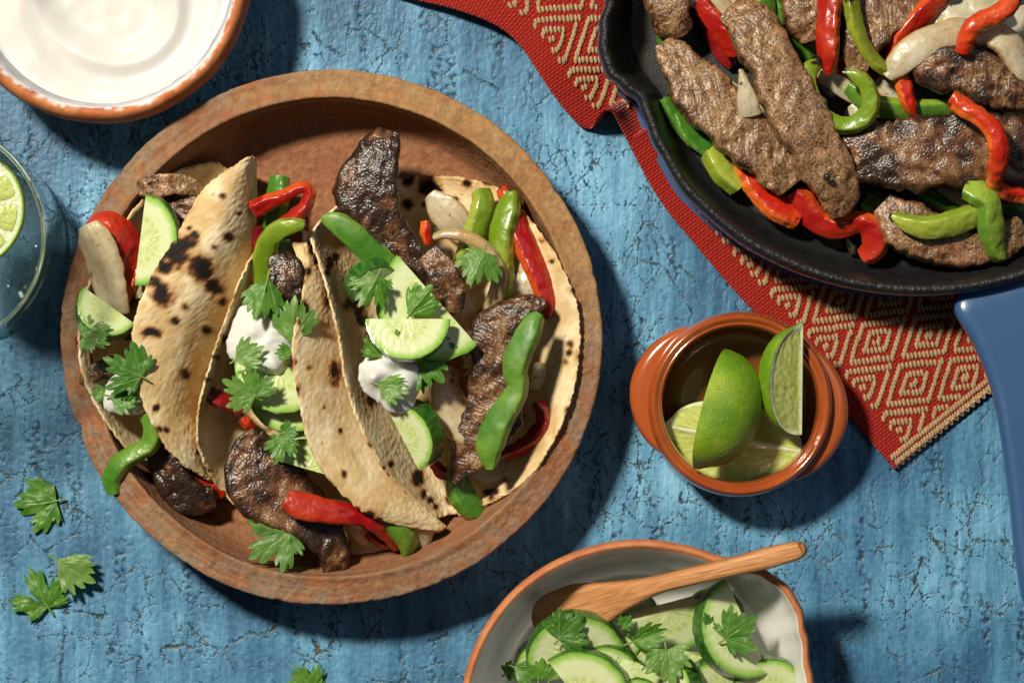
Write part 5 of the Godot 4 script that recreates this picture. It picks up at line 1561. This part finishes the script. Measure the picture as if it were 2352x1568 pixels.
	for q in [[1900, 406, 47.5, "black peppercorn on the lower end of the longest tan beef strip"], [2050, 498, 31, "black peppercorn on the beef strip along the skillet's bottom edge"]]:
		var o := MeshInstance3D.new()
		o.name = numbered("peppercorn")
		var s := Shape.new()
		for i in 12:
			var f := PI * i / 11.0
			for j in 16:
				var g := TAU * j / 16.0
				var d := Vector3(sin(f) * cos(g), cos(f), sin(f) * sin(g))
				s.push(P(q[0], q[1], q[2]) + d * 0.0017 * (1.0 + 0.12 * nz.get_noise_3dv(d * 260.0)), Color(0.02, 0.016, 0.014))
		s.quads(0, 12, 16, true)
		single("peppercorn", s, M.seed, q[3], "peppercorn", "peppercorns on the skillet beef")
		o.free()

# ---------------------------------------------------------------- limes, salad, loose leaves
func make_sides() -> void:
	lime(1690, 1008, 25, 152, 110, Vector3(-1, -0.02, -0.19), Vector3(0.12, -1, 0.25), 62, "lime wedge lying cut side up, with a stem nub")
	lime(1632, 934, 38, 134, 116, Vector3(-0.27, 0.0, 1), Vector3(0.62, 0.78, 0.15), 52, "dark green lime wedge standing peel up in the middle")
	lime(1844, 874, 40, 122, 100, Vector3(0.0, 0.12, -1), Vector3(-1.0, -0.22, 0), 50, "light green lime wedge leaning on the bowl's right rim")
	var G := "cucumber slices in the salad bowl"
	var GL := "cilantro leaves in the salad"
	cucumber(1436, 1500, 21, 68, -30, "cucumber wedge between the two largest slices", G, {"dip": 10.0, "green": 0.25})
	cucumber(1440, 1420, 21, 74, 195, "cucumber sliver against the wooden spoon", G, {"dip": -6.0, "green": 0.2})
	cucumber(1322, 1508, 30, 112, 173, "large cucumber half-moon at the salad's left with a leaf on it", G, {"dip": -22.0, "t": 7.5})
	cucumber(1532, 1394, 31, 108, -15, "cucumber half-moon below the spoon, in the salad's centre", G, {"dip": 20.0, "t": 9.0})
	cucumber(1706, 1440, 34, 116, 66, "cucumber half-moon at the salad's right with a broad leaf", G, {"dip": -26.0, "t": 9.0, "green": 0.15})
	cucumber(1540, 1574, 35, 76, -96, "cucumber slice with dark skin at the salad's lower centre", G, {"dip": -42.0, "t": 9.0})
	cucumber(1336, 1608, 37, 118, 232, "cucumber slice at the salad's lower left, cut by the frame", G, {"t": 7.0, "dip": -16.0})
	cucumber(1462, 1612, 32, 66, 182, "cucumber slice at the lower middle, only its round top showing", G, {"t": 7.0, "dip": -20.0})
	cucumber(1765, 1590, 32, 84, 158, "cucumber piece below the spout at the salad's lower right", G, {"t": 7.0, "dip": -14.0, "green": 0.15})
	cucumber(1392, 1452, 22, 84, 12, "cucumber slice low in the bowl touching the spoon's head", G, {"dip": 12.0, "green": 0.2, "t": 7.0})
	cucumber(1640, 1420, 24, 70, 200, "cucumber slice behind the right slice, below the spout", G, {"dip": -18.0, "green": 0.2, "t": 7.0})
	cucumber(1486, 1536, 34, 72, 30, "cucumber slice under the light fan-shaped leaf", G, {"dip": -10.0, "t": 7.0, "green": 0.1})
	cucumber(1600, 1500, 26, 80, 20, "half hidden cucumber slice between the centre and right salad slices", G, {"dip": 10.0, "green": 0.2, "t": 7.0})
	cucumber(1396, 1552, 30, 78, 205, "cucumber slice under the wet cilantro leaf, lower salad", G, {"dip": -20.0, "t": 7.0, "green": 0.1})
	cucumber(1256, 1530, 22, 74, 150, "cucumber slice low at the salad's left under the large half-moon", G, {"dip": -16.0, "t": 7.0, "green": 0.25})
	cucumber(1652, 1580, 30, 78, 190, "cucumber slice at the bottom frame edge right of centre", G, {"dip": -24.0, "t": 7.0, "green": 0.15})
	cilantro(1284, 1466, 42, 88, -46, "shiny cilantro leaf on the salad's large left slice", GL, {"wide": 0.95})
	cilantro(1298, 1470, 40, 62, 10, "dark cilantro leaflet right of the shiny leaf on the left slice", GL, {"wide": 0.7, "stalk": 0.0})
	cilantro(1450, 1474, 41, 98, -20, "rolled cilantro strip across the salad's centre slice", GL, {"wide": 0.34, "fold": 0.6})
	cilantro(1432, 1440, 40, 36, -60, "small cilantro tuft left of the salad's centre slice", GL, {"wide": 0.9})
	cilantro(1622, 1452, 46, 50, -96, "folded cilantro leaf at the left of the salad's right slice", GL, {"wide": 0.7, "fold": -0.5})
	cilantro(1666, 1466, 48, 96, -32, "broad cilantro leaf on the salad's right slice", GL, {"wide": 0.95, "pale": 0.1})
	cilantro(1532, 1492, 46, 92, 84, "light fan-shaped cilantro leaf in the lower salad", GL, {"wide": 0.95, "pale": 0.4})
	cilantro(1482, 1530, 42, 60, -40, "curled cilantro leaf left of the light fan-shaped one", GL, {"wide": 0.5, "fold": 0.4, "pale": 0.2})
	cilantro(1180, 1530, 30, 78, 24, "bright cilantro leaf edge at the salad's lower left", GL, {"wide": 0.6, "fold": 0.2, "pale": 0.2})
	cilantro(1236, 1560, 35, 56, -84, "upright cilantro tuft at the salad's lower left", GL, {"wide": 0.8})
	cilantro(1262, 1562, 35, 44, -60, "yellowish cilantro tuft beside the lower left slice", GL, {"wide": 0.6, "pale": 0.4})
	cilantro(1160, 1548, 23, 46, -30, "dark cilantro leaf low against the salad bowl's left wall", GL, {"wide": 0.8})
	cilantro(1392, 1552, 33, 86, -8, "wet cilantro leaf between the lower salad slices", GL, {"wide": 0.6})
	cilantro(1600, 1540, 33, 70, 60, "dark cilantro leaf under the salad's right slice", GL, {"wide": 0.8})
	var GT := "cilantro leaves lying loose"
	cilantro(128, 1152, 3.0, 112, 170, "single cilantro leaf on the table, uppermost of the loose ones", GT, {"wide": 0.86, "curl": -0.10, "lift": -3.0, "fold": -0.06})
	cilantro(108, 1396, 2.5, 112, -118, "dark lower leaf of the overlapping cilantro pair on the table", GT, {"wide": 1.0, "curl": 0.1, "lift": 1.0, "fold": 0.05})
	cilantro(132, 1286, 9.0, 112, 34, "pale upper leaf of the overlapping cilantro pair on the table", GT, {"wide": 0.72, "pale": 0.5, "lift": -3.0})
	cilantro(716, 1590, 3.0, 82, -116, "cilantro leaf on the table cut by the bottom frame edge", GT, {"wide": 0.85, "lift": 2.0})

# ---------------------------------------------------------------- all
func _ready() -> void:
	var cam := Camera3D.new()
	cam.name = "camera"
	cam.position = Vector3(0, EYE, 0)
	cam.rotation_degrees = Vector3(-90, 0, 0)
	cam.fov = 2.0 * rad_to_deg(atan(784.0 * U / EYE))
	cam.near = 0.05
	cam.far = 20.0
	add_child(cam)
	var we := WorldEnvironment.new()
	we.name = "environment"
	var en := Environment.new()
	en.background_mode = Environment.BG_COLOR
	en.background_color = Color(0.80, 0.86, 0.94)
	en.background_energy_multiplier = 0.06
	en.tonemap_mode = Environment.TONE_MAPPER_LINEAR
	en.tonemap_exposure = 1.0
	en.sdfgi_enabled = true
	en.ssao_enabled = true
	en.ssil_enabled = true
	we.environment = en
	add_child(we)
	var key := AreaLight3D.new()
	key.name = "key_lamp"
	key.area_size = Vector2(0.24, 0.24)
	key.light_energy = 9.6
	key.light_color = Color(1.0, 0.955, 0.87)
	key.area_range = 6.0
	key.shadow_enabled = true
	key.position = Vector3(-0.95, 1.97, -1.01)
	add_child(key)
	key.look_at(Vector3(0.0, 0, 0.0), Vector3.UP)
	var fill := AreaLight3D.new()
	fill.name = "fill_panel"
	fill.area_size = Vector2(1.0, 1.0)
	fill.light_energy = 0.2
	fill.light_color = Color(0.93, 0.97, 1.0)
	fill.area_range = 6.0
	fill.shadow_enabled = true
	fill.position = Vector3(0.9, 1.3, -0.5)
	add_child(fill)
	fill.look_at(Vector3(0.0, 0, 0.0), Vector3.UP)

	nz.noise_type = FastNoiseLite.TYPE_SIMPLEX_SMOOTH
	nz.frequency = 1.0
	nz.fractal_octaves = 3
	nz.seed = 7
	nr.noise_type = FastNoiseLite.TYPE_SIMPLEX_SMOOTH
	nr.frequency = 1.0
	nr.fractal_type = FastNoiseLite.FRACTAL_RIDGED
	nr.fractal_octaves = 2
	nr.seed = 19
	make_materials()
	make_table()
	make_plate()
	make_yogurt_bowl()
	make_salad_bowl()
	make_lime_bowl()
	make_skillet()
	make_napkin()
	make_glass()
	make_spoon()
	make_tortillas()
	make_tacos()
	make_filling()
	make_sides()
